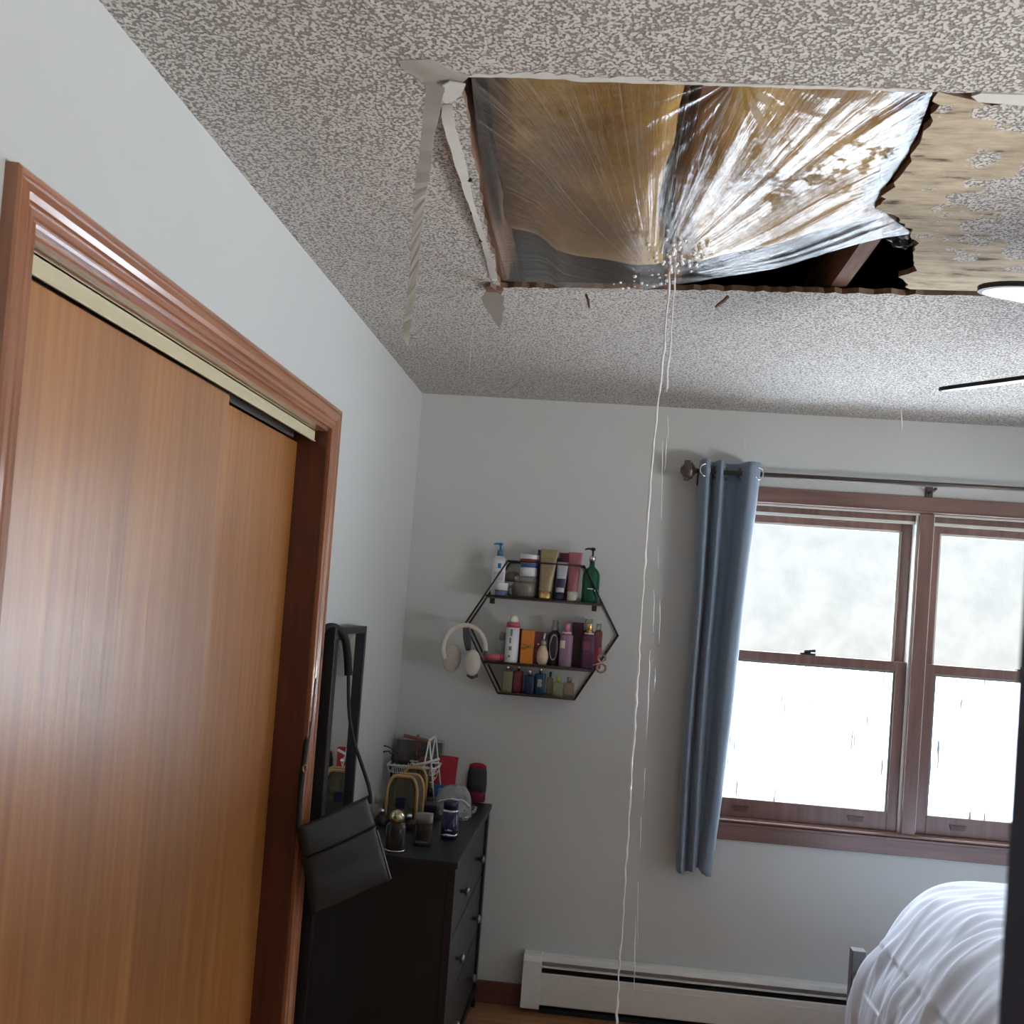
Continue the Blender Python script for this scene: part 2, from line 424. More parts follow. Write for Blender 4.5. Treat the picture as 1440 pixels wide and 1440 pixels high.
# ---- right wall with an unseen window added for light, wall behind the camera
wr = MB(); RY0, RY1, RZ0, RZ1 = 0.45, 2.0, 0.85, 2.05
wr.box((RX, FY, 0), (RX + 0.12, RY0, CEIL)); wr.box((RX, RY1, 0), (RX + 0.12, BACK + 0.14, CEIL))
wr.box((RX, RY0, 0), (RX + 0.12, RY1, RZ0)); wr.box((RX, RY0, RZ1), (RX + 0.12, RY1, CEIL))
wr.build('wall_right', M_wall, kind='structure')
box('wall_front', (-0.11, FY - 0.1, 0), (RX + 0.12, FY, CEIL), M_wall, kind='structure')
MB().add([(-30, BACK + .3, -.5), (34, BACK + .3, -.5), (34, BACK + 9, -.48), (-30, BACK + 9, -.48), (-40, BACK + 45, 0.20), (44, BACK + 45, 0.20), (-30, BACK + .3, -.9), (34, BACK + .3, -.9), (44, BACK + 45, -.9), (-40, BACK + 45, -.9)], [(0, 1, 2, 3), (3, 2, 5, 4), (6, 9, 8, 7), (0, 6, 7, 1), (1, 7, 8, 5, 2), (5, 8, 9, 4), (4, 9, 6, 0, 3)]).build('snow_ground', M_snow, kind='structure')

# ---- ceiling with the torn hole
random.seed(5)
def jag(a, b, n, amp, seed):
    rnd = random.Random(seed); out = []
    a = Vector(a); b = Vector(b); d = b - a; nrm = Vector((-d.y, d.x)).normalized()
    for i in range(n):
        t = i / n; out.append(a + d * t + nrm * ((rnd.random() - 0.5) * 2 * amp if i else 0))
    return out
_f = [(lambda p: (p.x, p.y))(at(x, y, 2, CEIL)) for x, y in ((652, 110), (705, 108), (795, 109), (820, 114), (1000, 116), (1150, 124), (1310, 129))]
corners = [((0.512, 1.640), _f[0], 3, .002)] + [(a, b_, 7, .0022) for a, b_ in zip(_f, _f[1:])] + [(_f[-1], (2.10, 1.640), 24, .004), ((2.10, 1.640), (2.10, 2.545), 6, .004), ((2.10, 2.545), (1.559, 2.603), 20, .006),
           ((1.559, 2.603), (0.90, 2.655), 34, .008), ((0.90, 2.655), (0.470, 2.700), 22, .008), ((0.470, 2.700), (0.485, 2.20), 14, .005), ((0.485, 2.20), (0.512, 1.640), 16, .005)]
hole = []
for k, (a, b_, n_, am) in enumerate(corners): hole += jag(a, b_, n_, am, 30 + k)
HOLE = [(p.x, p.y) for p in hole]
def ceiling_slab(outer, inner, z0, z1):
    mb = MB(); A = [Vector((x, y, 0)) for x, y in outer]; B = [Vector((x, y, 0)) for x, y in inner]
    tri = tessellate_polygon([A, B]) if B else tessellate_polygon([A])
    P = A + B; N = len(P)
    vs = [(p.x, p.y, z0) for p in P] + [(p.x, p.y, z1) for p in P]
    mb.add(vs, [tuple(t) for t in tri], 0); mb2 = [tuple(N + i for i in reversed(t)) for t in tri]
    mb.f += mb2; mb.mi += [1] * len(mb2); mb.smooth += [False] * len(mb2)
    for (o, n_) in ((0, len(A)), (len(A), len(B))):
        for i in range(n_):
            j = (i + 1) % n_; mb.f.append((o + i, o + j, N + o + j, N + o + i)); mb.mi.append(1); mb.smooth.append(False)
    return mb
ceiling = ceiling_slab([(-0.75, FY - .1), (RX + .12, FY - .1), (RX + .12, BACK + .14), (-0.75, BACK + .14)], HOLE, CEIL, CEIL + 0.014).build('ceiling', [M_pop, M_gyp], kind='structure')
for jx in (-0.30, 0.106, 0.450, 0.905, 1.318, 1.72, 2.13, 2.54):
    box('ceiling_joist', (jx, FY, CEIL + 0.02), (jx + 0.038, BACK, CEIL + 0.16), M_joist, ceiling)
box('attic_deck', (-0.75, FY - .1, CEIL + 0.50), (RX + .12, BACK + .14, CEIL + 0.53), M_attic, ceiling)
ak = MB(); ak.box((-.75, FY - .12, CEIL + .014), (RX + .12, FY - .1, CEIL + .5)); ak.box((-.75, BACK + .14, CEIL + .014), (RX + .12, BACK + .16, CEIL + .5))
ak.box((-.77, FY - .1, CEIL + .014), (-.75, BACK + .14, CEIL + .5)); ak.box((RX + .12, FY - .1, CEIL + .014), (RX + .14, BACK + .14, CEIL + .5))
ak.build('attic_wall', M_attic, ceiling)

# torn ceiling board at the right of the hole, pushed a little up
def rightedge():
    pts = [(1.268, 1.628), (1.284, 1.70), (1.290, 1.80), (1.300, 1.92), (1.292, 2.03), (1.296, 2.09), (1.345, 2.13), (1.385, 2.19), (1.425, 2.27), (1.440, 2.36), (1.478, 2.43), (1.448, 2.49), (1.500, 2.575)]
    out = []; rnd = random.Random(9)
    for a, b_ in zip(pts, pts[1:]):
        for k in range(5):
            t = k / 5; out.append((a[0] + (b_[0] - a[0]) * t + (rnd.random() - .5) * .014, a[1] + (b_[1] - a[1]) * t + (rnd.random() - .5) * .006))
    return out + [pts[-1]]
RE = rightedge()
tb = RE + [(1.75, 2.560), (2.14, 2.535), (2.14, 1.655), (1.42, 1.645), (1.36, 1.665), (1.33, 1.650)]
mb = ceiling_slab(tb, [], CEIL + 0.003, CEIL + 0.016)
torn = mb.build('torn_ceiling_board', [M_torn, M_gyp], ceiling)

# ---- smooth patches where the texture has come away
bp_ = [at(x, y, 2, CEIL) for x, y in ((560, 84), (605, 82), (640, 100), (660, 106), (652, 114), (640, 122), (632, 138), (622, 146), (612, 150), (598, 120), (586, 108), (566, 96))]
mb = MB().prism([(p.x, p.y) for p in bp_], CEIL - 0.0015, CEIL + 0.001, lambda u, v, h: (u, v, h))
mb.build('bare_patch', M_paper, ceiling)
rnd = random.Random(21); lo_, hi_ = [], []
for i in range(61):
    x = 664 + 646 * i / 60; yb = 107 + (127 - 107) * i / 60 - (2 if x < 800 else 0)
    w_ = (5.5 if 700 < x < 905 else 2.0) * (0.6 + .8 * rnd.random()); lo_.append((x, yb + 1.0 + rnd.random() * 1.5)); hi_.append((x, yb - w_))
pts_ = [at(x, y, 2, CEIL) for x, y in lo_ + hi_[::-1]]
MB().prism([(p.x, p.y) for p in pts_], CEIL - 0.0015, CEIL + 0.001, lambda u, v, h: (u, v, h)).build('torn_paper_edge', M_paperw, ceiling)
pts_ = [at(x, y, 2, CEIL) for x, y in ((1366, 133), (1376, 141), (1400, 143), (1470, 149), (1500, 151), (1500, 138), (1440, 131), (1380, 129))]
MB().prism([(p.x, p.y) for p in pts_], CEIL - 0.003, CEIL + 0.002, lambda u, v, h: (u, v, h)).build('torn_paper_edge', M_paperw, ceiling)

# ---- baseboards
box('baseboard_back', (0, BACK - 0.012, 0), (RX, BACK, 0.088), M_base, bevel=0.003, kind='structure')
box('baseboard_left', (0, CO1 + 0.07, 0), (0.012, BACK - 0.012, 0.088), M_base, bevel=0.003, kind='structure')
box('baseboard_right', (RX - 0.012, FY, 0), (RX, BACK - 0.012, 0.088), M_base, bevel=0.003, kind='structure')

# ---- closet: casing, jamb, sliding doors, track
tr1 = empty('trim_1', (0, CO0, 0), kind='structure')
PROF = [(0.000, 0.000), (0.000, 0.011), (0.004, 0.013), (0.009, 0.010), (0.012, 0.013), (0.020, 0.014), (0.024, 0.011), (0.028, 0.016), (0.036, 0.0195), (0.046, 0.020), (0.051, 0.017), (0.053, 0.020), (0.058, 0.021), (0.062, 0.018), (0.063, 0.0)]
def casing_sweep(path, inner_dirs, mat_h, mat_v, parent):
    """mitred casing round the closet: path corners (y,z), outward directions"""
    for i in range(len(path) - 1):
        (ya, za), (yb, zb) = path[i], path[i + 1]; da, db = inner_dirs[i], inner_dirs[i + 1]
        n_ = len(PROF); vs = []
        for (y, z, d) in ((ya, za, da), (yb, zb, db)):
            for (w, t) in PROF: vs.append((t, y + d[0] * w, z + d[1] * w))
        fs = [(k, (k + 1) % n_, n_ + (k + 1) % n_, n_ + k) for k in range(n_)] + [tuple(range(n_)), tuple(range(2 * n_ - 1, n_ - 1, -1))]
        MB().add(vs, fs).build('head_casing' if abs(za - zb) < 1e-6 else 'side_casing', mat_h if abs(za - zb) < 1e-6 else mat_v, parent)
casing_sweep([(CO0, 0), (CO0, COZ), (CO1, COZ), (CO1, 0)], [(-1, 0), (-1, 1), (1, 1), (1, 0)], M_trim, M_trimv, tr1)
jb = MB(); jb.box((-0.112, CO0 - 0.001, 0), (0.002, CO0 + 0.010, COZ)); jb.box((-0.112, CO1 - 0.010, 0), (0.002, CO1 + 0.001, COZ)); 
jb.build('jamb', M_jamb, tr1)
box('head_jamb', (-0.112, CO0 + 0.010, COZ - 0.010), (0.002, CO1 - 0.010, COZ + 0.001), M_trim, tr1)
tk = MB(); tk.box((-0.034, CO0 + 0.010, 2.008), (-0.028, CO1 - 0.030, 2.041)); tk.box((-0.040, CO0 + 0.010, 2.036), (-0.028, CO1 - 0.030, 2.042)); tk.box((-0.034, CO0 + 0.010, 2.008), (-0.025, CO1 - 0.030, 2.012))
tk.build('track_fascia', M_cream, tr1, bevel=0.0008)
tk = MB(); tk.box((-0.080, CO0 + .01, 2.010), (-0.075, CO1 - 0.07, 2.038)); tk.box((-0.098, CO0 + .01, 2.036), (-0.045, CO1 - 0.03, 2.041))
tk.build('track_rail', M_greyrail, tr1, bevel=0.0008)
box('door_1', (-0.072, CO0 + 0.012, 0.012), (-0.040, 2.168, 2.007), M_door, bevel=0.0015, kind='structure')
box('door_2', (-0.110, 2.08, 0.012), (-0.082, CO1 - 0.012, 2.006), M_door, bevel=0.0015, kind='structure')

# ---- window
def winbar(name, x0, x1, z0, z1, y0, y1, mat, par, bev=0.002): return box(name, (x0, y0, z0), (x1, y1, z1), mat, par, bev)
win = empty('window_1', (2.045, BACK, WZ0), kind='structure')
yc = BACK
for nm, a in (('head_casing', (1.160, 2.930, 2.080, 2.140)), ('sill_casing', (1.160, 2.930, 0.738, 0.797))):
    o = MB(); x0, x1, z0, z1 = a
    o.box((x0, yc - 0.016, z0), (x1, yc, z1))
    if nm == 'sill_casing': o.box((x0 - .0, yc - 0.022, z1 - 0.002), (x1, yc, z1 + 0.010)); o.box((x0, yc - 0.026, z1 + 0.014), (x1, yc + .01, z1 + 0.022))
    else: o.box((x0, yc - 0.020, z0 - 0.002), (x1, yc, z0 + 0.006))
    o.build(nm, M_wintrim, win, 0.002)
for x0 in (1.160, 2.870): winbar('side_casing', x0, x0 + .060, 0.797, 2.080, yc - 0.016, yc, M_wintrimv, win)
jm = MB(); jm.box((WX0, yc, WZ0), (WX0 + .014, yc + .14, WZ1)); jm.box((WX1 - .014, yc, WZ0), (WX1, yc + .14, WZ1)); jm.box((WX0, yc, WZ1 - .006), (WX1, yc + .14, WZ1)); jm.box((WX0, yc, WZ0), (WX1, yc + .14, WZ0 + .022))
jm.box((WX0 + .014, yc + .036, 2.040), (WX1 - .014, yc + .125, WZ1 - .006)); jm.build('window_jamb', M_wintrimv, win)
winbar('mullion', 2.020, 2.072, WZ0 + .01, WZ1 - .006, yc - 0.004, yc + .13, M_wintrimv, win)
for x0, x1 in ((WX0 + .014, 2.020), (2.072, WX1 - .014)):
    l = MB(); l.box((x0, yc + 0.018, WZ0 + .022), (x0 + .008, yc + .10, WZ1 - .006)); l.box((x1 - .009, yc + 0.014, WZ0 + .022), (x1, yc + .10, WZ1 - .006))
    l.box((x0, yc + .004, WZ1 - .014), (x1, yc + .010, WZ1 - .006)); l.box((x0, yc + .030, WZ1 - .048), (x1, yc + .034, WZ1 - .036))
    l.build('jamb_liner', M_liner, win)
    a0, a1 = x0 + .009, x1 - .009
    for low in (True, False):
        ys = yc + (0.030 if low else 0.072); zz = (WZ0 + .022, 1.487) if low else (1.440, WZ1 - .030)
        st_ = 0.040; f = MB()
        f.box((a0, ys, zz[0]), (a0 + st_, ys + .034, zz[1])); f.box((a1 - st_, ys, zz[0]), (a1, ys + .034, zz[1]))
        if low: f.box((a0 + st_, ys, zz[0]), (a1 - st_, ys + .034, 0.896)); f.box((a0 + st_, ys, 1.448), (a1 - st_, ys + .034, 1.487))
        else: f.box((a0 + st_, ys, zz[0]), (a1 - st_, ys + .034, 1.485)); f.box((a0 + st_, ys, 2.008), (a1 - st_, ys + .034, zz[1]))
        sash = f.build('lower_sash' if low else 'upper_sash', M_wintrimv, win, 0.002)
        g0, g1 = (0.896, 1.448) if low else (1.485, 2.008)
        MB().box((a0 + st_ - .002, ys + .016, g0 - .002), (a1 - st_ + .002, ys + .019, g1 + .002)).build('pane', M_pane_low if low else M_pane_up, sash)
        sp = MB(); e = .008
        sp.box((a0 + st_, ys + .008, g0), (a0 + st_ + e, ys + .016, g1)); sp.box((a1 - st_ - e, ys + .008, g0), (a1 - st_, ys + .016, g1))
        sp.box((a0 + st_ + e, ys + .008, g1 - e), (a1 - st_ - e, ys + .016, g1))
        sp.build('glazing_strip', M_greyrail if low else M_liner, sash)
        if low:
            cx = (a0 + a1) / 2
            lk = MB(); lk.box((cx - .030, ys + .002, 1.487), (cx + .030, ys + .03, 1.494)); lk.lathe([(.014, 0), (.014, .010), (.009, .013)], (cx, ys + .016, 1.494), 14); lk.tube([(cx, ys + .012, 1.503), (cx + .028, ys - .004, 1.505)], [.005, .006], 8)
            lk.build('sash_lock', M_blackwood, sash)
            for cx2 in ((a1 - .16), (a0 + .16)):
                MB().prism([(-.032, .010), (.032, .010), (.024, -.010), (-.024, -.010)], 0, .008, lambda u, v, h, c=cx2: (c + u, ys - h, .858 + v)).build('sash_lift', M_jamb, sash)

# unseen side window in the right wall, added to bring in more light
w2 = empty('window_added', (RX, (RY0 + RY1) / 2, RZ0), kind='structure')
f = MB(); f.box((RX - .016, RY0 - .06, RZ0 - .06), (RX, RY1 + .06, RZ0)); f.box((RX - .016, RY0 - .06, RZ1), (RX, RY1 + .06, RZ1 + .06)); f.box((RX - .016, RY0 - .06, RZ0), (RX, RY0, RZ1)); f.box((RX - .016, RY1, RZ0), (RX, RY1 + .06, RZ1))
f.build('window_casing', M_wintrimv, w2, .002)
f = MB(); yy = (RY0 + RY1) / 2
f.box((RX + .03, RY0, RZ0), (RX + .07, RY0 + .05, RZ1)); f.box((RX + .03, RY1 - .05, RZ0), (RX + .07, RY1, RZ1)); f.box((RX + .03, RY0 + .05, RZ0), (RX + .07, RY1 - .05, RZ0 + .06)); f.box((RX + .03, RY0 + .05, RZ1 - .05), (RX + .07, RY1 - .05, RZ1)); f.box((RX + .03, yy - .025, RZ0 + .06), (RX + .07, yy + .025, RZ1 - .05))
sash = f.build('sash', M_wintrimv, w2)
box('pane', (RX + .048, RY0 + .048, RZ0 + .058), (RX + .052, RY1 - .048, RZ1 - .048), M_pane_up, sash)

# door leaf standing open right beside the camera (soft dark upright at the right edge)
M_leaf = simple('slate_blue_door_paint', srgb(52, 56, 74), 0.6)
dl = box('door_3', (0.9475, -0.44, 0.01), (0.983, 0.366, 2.03), M_leaf, bevel=0.002, kind='structure')
k = MB(); k.lathe([(.026, 0), (.026, .006), (.010, .010), (.010, .03), (.024, .040), (.026, .052), (.016, .062)], (0, 0, 0), 18)
k.v = [Vector((0.983 + p.z, 0.30 + p.x, 1.0 + p.y)) for p in k.v]
k.build('door_handle', M_greyrail, dl)
#@@OBJECTS

# ================================================================== IN THE CEILING HOLE
def plin(P, t):
    """smooth polyline through 3D points, t in 0..1"""
    n_ = len(P) - 1; x = min(max(t, 0), 1) * n_; i = min(int(x), n_ - 1); f = x - i
    p0, p1, p2, p3 = (Vector(P[max(i - 1, 0)]), Vector(P[i]), Vector(P[i + 1]), Vector(P[min(i + 2, n_)]))
    return 0.5 * ((2 * p1) + (p2 - p0) * f + (2 * p0 - 5 * p1 + 4 * p2 - p3) * f * f + (3 * p1 - p0 - 3 * p2 + p3) * f ** 3)
SH_F = [(0.53, 1.60, 2.458), (0.75, 1.59, 2.462), (0.93, 1.60, 2.458), (1.10, 1.605, 2.462), (1.262, 1.622, 2.456)]
SH_B = [(0.478, 2.690, 2.452), (0.60, 2.60, 2.425), tuple(at(800, 408, 1, 2.46)), tuple(at(875, 411, 1, 2.34)), tuple(at(935, 402, 1, 2.28)), tuple(at(1000, 393, 1, 2.25)), tuple(at(1100, 374, 1, 2.22)),
        tuple(at(1180, 350, 1, 2.21)), tuple(at(1238, 336, 1, 2.22)), (1.408, 2.235, 2.452)]
SH_L = [(0.53, 1.60, 2.458), (0.508, 1.90, 2.456), (0.492, 2.25, 2.456), (0.478, 2.690, 2.452)]
SH_R = [(1.262, 1.622, 2.456), (1.288, 1.85, 2.452), (1.296, 2.08, 2.452), (1.408, 2.235, 2.452)]
LOW = Vector((0.86, 2.24))
def sheet0(u, v):
    F, B_, L, R_ = plin(SH_F, u), plin(SH_B, u), plin(SH_L, v), plin(SH_R, v)
    c00, c10, c01, c11 = (Vector(SH_F[0]), Vector(SH_F[-1]), Vector(SH_B[0]), Vector(SH_B[-1]))
    p = F * (1 - v) + B_ * v + L * (1 - u) + R_ * u - (c00 * (1 - u) * (1 - v) + c10 * u * (1 - v) + c01 * (1 - u) * v + c11 * u * v)
    p.z -= 0.022 * math.sin(PI * u) ** 0.9 * math.sin(PI * min(1, max(0, v)) ** 0.85)
    return p
def sheet(u, v):
    p = sheet0(u, v)
    d = Vector((p.x, p.y)) - LOW; r = d.length; a = math.atan2(d.y, d.x)
    edge = min(1, 8 * min(u, 1 - u, v + .02)) 
    right = 1 / (1 + math.exp(-(p.x - 0.93) * 16)); 
    fold = noise.noise(Vector((a * 9 + 3, r * 1.3, 1.7))) + 0.55 * noise.noise(Vector((a * 24, r * 2.4, 4.0)))
    amp = 0.0058 * min(1, r * 3.0) * (0.35 + 1.0 * right)
    # pleats pulled toward the middle of the front edge
    d2 = Vector((p.x - 0.96, p.y - 1.60)); r2 = d2.length; a2 = math.atan2(d2.y, d2.x)
    pl = noise.noise(Vector((a2 * 7, r2, 9.0))) * 0.006 * math.exp(-r2 * 4)
    fine = fbm(p.x * 30, p.y * 30, 2.0) * 0.0008
    p.z += edge * (fold * amp + pl + fine)
    return p

M_film, n, b = newmat('clear_poly_film')
o_ = n.nodes['Material Output']
t = n.nodes.new('ShaderNodeTexCoord')
mp = n.nodes.new('ShaderNodeMapping'); mp.inputs['Location'].default_value = (-LOW.x, -LOW.y, 0); n.links.new(t.outputs['Object'], mp.inputs[0])
gr = n.nodes.new('ShaderNodeSeparateXYZ'); n.links.new(mp.outputs[0], gr.inputs[0])
at2 = n.nodes.new('ShaderNodeMath'); at2.operation = 'ARCTAN2'; n.links.new(gr.outputs['Y'], at2.inputs[0]); n.links.new(gr.outputs['X'], at2.inputs[1])
ln = n.nodes.new('ShaderNodeVectorMath'); ln.operation = 'LENGTH'; n.links.new(mp.outputs[0], ln.inputs[0])
cb = n.nodes.new('ShaderNodeCombineXYZ')
m1 = n.nodes.new('ShaderNodeMath'); m1.operation = 'MULTIPLY'; m1.inputs[1].default_value = 38; n.links.new(at2.outputs[0], m1.inputs[0])
m2 = n.nodes.new('ShaderNodeMath'); m2.operation = 'MULTIPLY'; m2.inputs[1].default_value = 3.2; n.links.new(ln.outputs['Value'], m2.inputs[0])
n.links.new(m1.outputs[0], cb.inputs[0]); n.links.new(m2.outputs[0], cb.inputs[1])
zr = n.nodes.new('ShaderNodeTexNoise'); zr.inputs['Scale'].default_value = 1.0; zr.inputs['Detail'].default_value = 5; zr.inputs['Roughness'].default_value = 0.65; n.links.new(cb.outputs[0], zr.inputs['Vector'])
bp = n.nodes.new('ShaderNodeBump'); bp.inputs['Strength'].default_value = 1.0; bp.inputs['Distance'].default_value = 0.0035
n.links.new(zr.outputs['Fac'], bp.inputs['Height'])
gl = n.nodes.new('ShaderNodeBsdfGlossy'); gl.inputs['Roughness'].default_value = 0.06; gl.inputs['Color'].default_value = (1, 1, 1, 1); n.links.new(bp.outputs[0], gl.inputs['Normal'])
df = n.nodes.new('ShaderNodeBsdfDiffuse'); df.inputs['Color'].default_value = srgb(205, 200, 190); n.links.new(bp.outputs[0], df.inputs['Normal'])
tr = n.nodes.new('ShaderNodeBsdfTransparent'); tr.inputs[0].default_value = (0.97, 0.96, 0.93, 1)
fr = n.nodes.new('ShaderNodeFresnel'); fr.inputs[0].default_value = 1.45; n.links.new(bp.outputs[0], fr.inputs['Normal'])
fm = n.nodes.new('ShaderNodeMath'); fm.operation = 'MULTIPLY_ADD'; fm.use_clamp = True; fm.inputs[1].default_value = 0.8; fm.inputs[2].default_value = 0.0; n.links.new(fr.outputs[0], fm.inputs[0])
rd = n.nodes.new('ShaderNodeMapRange'); rd.inputs['From Min'].default_value = 0.48; rd.inputs['From Max'].default_value = 0.72; rd.inputs['To Min'].default_value = 0.0; rd.inputs['To Max'].default_value = 0.42
n.links.new(zr.outputs['Fac'], rd.inputs['Value'])
lf = n.nodes.new('ShaderNodeMapRange'); lf.inputs['From Min'].default_value = -0.10; lf.inputs['From Max'].default_value = 0.12; lf.inputs['To Min'].default_value = 1.0; lf.inputs['To Max'].default_value = 0.25; n.links.new(gr.outputs['X'], lf.inputs['Value'])
ml = n.nodes.new('ShaderNodeMath'); ml.operation = 'MULTIPLY'; n.links.new(rd.outputs[0], ml.inputs[0]); n.links.new(lf.outputs[0], ml.inputs[1])
x1 = n.nodes.new('ShaderNodeMixShader'); n.links.new(ml.outputs[0], x1.inputs[0]); n.links.new(tr.outputs[0], x1.inputs[1]); n.links.new(df.outputs[0], x1.inputs[2])
mnf = n.nodes.new('ShaderNodeMath'); mnf.operation = 'MINIMUM'; mnf.inputs[1].default_value = 0.26; n.links.new(fm.outputs[0], mnf.inputs[0])
x2 = n.nodes.new('ShaderNodeMixShader'); n.links.new(x2.outputs[0], o_.inputs[0]); n.links.new(mnf.outputs[0], x2.inputs[0]); n.links.new(x1.outputs[0], x2.inputs[1]); n.links.new(gl.outputs[0], x2.inputs[2])


sh = MB().grid(sheet, 260, 220).build('plastic_sheet', M_film, flip=False)
tag(sh, 'clear wet plastic sheet sagging out of the hole in the ceiling', 'plastic sheet')
# crumpled loose corner of the sheet
def flap(u, v):
    a = Vector((1.325, 2.205, 2.446)); b_ = Vector((1.435, 2.262, 2.450)); c_ = Vector((1.300, 2.10, 2.456)); 
    p = a * (1 - u) * (1) + b_ * u + (c_ - a) * v * (1 - u * .75)
    p.z -= 0.030 * math.sin(PI * u) * (1 - v) + 0.010 * noise.noise(Vector((u * 9, v * 5, 2))) ; p.y += .008 * noise.noise(Vector((u * 8, v * 4, 7)))
    return p
MB().grid(flap, 40, 24).build('crumpled_corner', M_film, sh, flip=False)

M_ins, n, b = newmat('wet_fibreglass')
t = n.nodes.new('ShaderNodeTexCoord'); z = n.nodes.new('ShaderNodeTexNoise'); z.inputs['Scale'].default_value = 5; z.inputs['Detail'].default_value = 4
n.links.new(t.outputs['Object'], z.inputs['Vector'])
rr = n.nodes.new('ShaderNodeValToRGB'); cr = rr.color_ramp; cr.elements[0].position = 0.30; cr.elements[0].color = srgb(132, 104, 50); cr.elements[1].position = 0.72; cr.elements[1].color = srgb(196, 166, 96)
e_ = cr.elements.new(0.5); e_.color = srgb(164, 130, 66)
n.links.new(z.outputs['Fac'], rr.inputs[0]); n.links.new(rr.outputs[0], b.inputs['Base Color']); setp(b, Roughness=0.85)
z = n.nodes.new('ShaderNodeTexNoise'); z.inputs['Scale'].default_value = 26; z.inputs['Detail'].default_value = 5; n.links.new(t.outputs['Object'], z.inputs['Vector'])
bp = n.nodes.new('ShaderNodeBump'); bp.inputs['Strength'].default_value = 0.35; bp.inputs['Distance'].default_value = 0.01; n.links.new(z.outputs['Fac'], bp.inputs['Height']); n.links.new(bp.outputs[0], b.inputs['Normal'])

def batt(u0, u1, v1a, v1b, seed, lab):
    def uv(s, t_):
        u = u0 + (u1 - u0) * s + 0.010 * noise.noise(Vector((t_ * 6, seed, 0))) * (1 if 0.02 < s < 0.98 or True else 0)
        vm = v1a + (v1b - v1a) * s + 0.02 * noise.noise(Vector((s * 5, seed, 3)))
        return u, 0.004 + vm * t_
    def lo(s, t_):
        u, v = uv(s, t_); p = sheet0(u, v); e = min(1, 7 * min(s, 1 - s, 1 - t_ + .0, t_ + .15))
        p.z += 0.013 + 0.030 * (1 - e) ** 2 + 0.008 * (1 + noise.noise(Vector((p.x * 9, p.y * 9, seed)))) ; return p
    def hi(s, t_):
        p = lo(s, t_); e = min(1, 6 * min(s, 1 - s, 1 - t_, t_ + .1)); p.z = max(p.z + 0.012, 2.475 + 0.06 * math.sqrt(max(e, 0)) + 0.012 * noise.noise(Vector((p.x * 7, p.y * 7, seed + 5)))); return p
    o = MB().grid(lo, 50, 70, thick=hi).build('insulation_batt', M_ins)
    return tag(o, lab, 'insulation')
batt(0.035, 0.435, 0.80, 0.97, 3.0, 'wet yellow-brown insulation batt behind the plastic, left of the middle joist')
batt(0.485, 0.985, 0.97, 0.93, 8.0, 'wet yellow-brown insulation batt behind the plastic, right of the middle joist')

# water beads clinging under the low point of the sheet
M_bead, n, b = newmat('water'); setp(b, Base_Color=(0.95, 0.98, 1, 1), Roughness=0.03, IOR=1.33, Transmission_Weight=0.75)
M_stream, n, b = newmat('white_water'); setp(b, Base_Color=(0.93, 0.96, 1, 1), Roughness=0.08, IOR=1.33, Transmission_Weight=0.15, Specular_IOR_Level=0.8)
bead0 = None; rnd = random.Random(4)
me_beads = []
for k in range(4):
    mb = MB().lathe([(0.0004, 0.0), (0.9, -0.02), (1.0, -0.35), (0.8, -0.8), (0.4, -1.05), (0.03, -1.15)], n=10)
    mb.v = [p * (0.0024 + 0.0008 * k) for p in mb.v]
    ob = mb.build('water_bead', M_stream); me_beads.append(ob)
cnt = 0
def find_uv(px, py):
    best = None
    r = pray(px, py)
    for i in range(61):
        for j in range(61):
            u, v = i / 60, 0.35 + 0.65 * j / 60; q = SHC[i][j]
            d = (q - CAM).normalized().dot(r.normalized())
            if best is None or d > best[0]: best = (d, u, v)
    return best[1], best[2]
SHC = [[sheet0(i / 60, 0.35 + 0.65 * j / 60) for j in range(61)] for i in range(61)]
spots = []
for k in range(86):
    px = 944 + rnd.gauss(0, 27); py = 366 + rnd.gauss(0, 17)
    if py > 399 - abs(px - 900) * .18 or px < 880 or px > 1010: continue
    spots.append((px, py))
for k in range(12): spots.append((860 + 8 * k + rnd.random() * 5, 404 - rnd.random() * 7 - max(0, k - 6) * 1.2))
for (px, py) in spots:
    u, v = find_uv(px, py); p = sheet(u, v)
    src = me_beads[rnd.randrange(4)]
    if cnt < 4: o = me_beads[cnt]
    else: o = src.copy(); COL.objects.link(o)
    o.location = (p.x + rnd.uniform(-.002, .002), p.y + rnd.uniform(-.002, .002), p.z + 0.0006)
    tag(o, 'tiny bright water bead clinging to the lowest part of the plastic sheet', 'water drop', 'water beads on the plastic sheet'); cnt += 1

# falling streams: thin ropes of water at the low point
def rope(name, pxs, y, rbase, seed, lab, wob=0.0016, group=None):
    rn = random.Random(seed); pts = []; rs = []
    P = [at(px, py, 1, y) for px, py in pxs]
    for a, b_ in zip(P, P[1:]):
        m_ = max(2, int((b_ - a).length / 0.016))
        for i in range(m_):
            p = a + (b_ - a) * (i / m_); pts.append(p + Vector((rn.uniform(-wob, wob), rn.uniform(-wob, wob), 0))); rs.append(rbase * rn.uniform(0.55, 1.35))
    pts.append(P[-1]); rs.append(rbase * .3); rs[0] = rbase * .4
    o = MB().tube(pts, rs, 7).build(name, M_stream); return tag(o, lab, 'water stream' if name == 'water_stream' else 'water drop', group)
rope('water_stream', [(944, 352), (940, 410), (934, 490), (925, 570), (913, 690), (907, 790), (900, 900), (893, 1010), (886, 1120), (877, 1270), (868, 1400), (866, 1470)], 2.24, 0.0028, 1, 'long thin stream of water falling from the plastic sheet down past the heater')
rope('water_stream', [(951, 352), (947, 430), (941, 500), (937, 552)], 2.25, 0.0020, 2, 'short thin stream of water falling beside the long one, just under the hole')
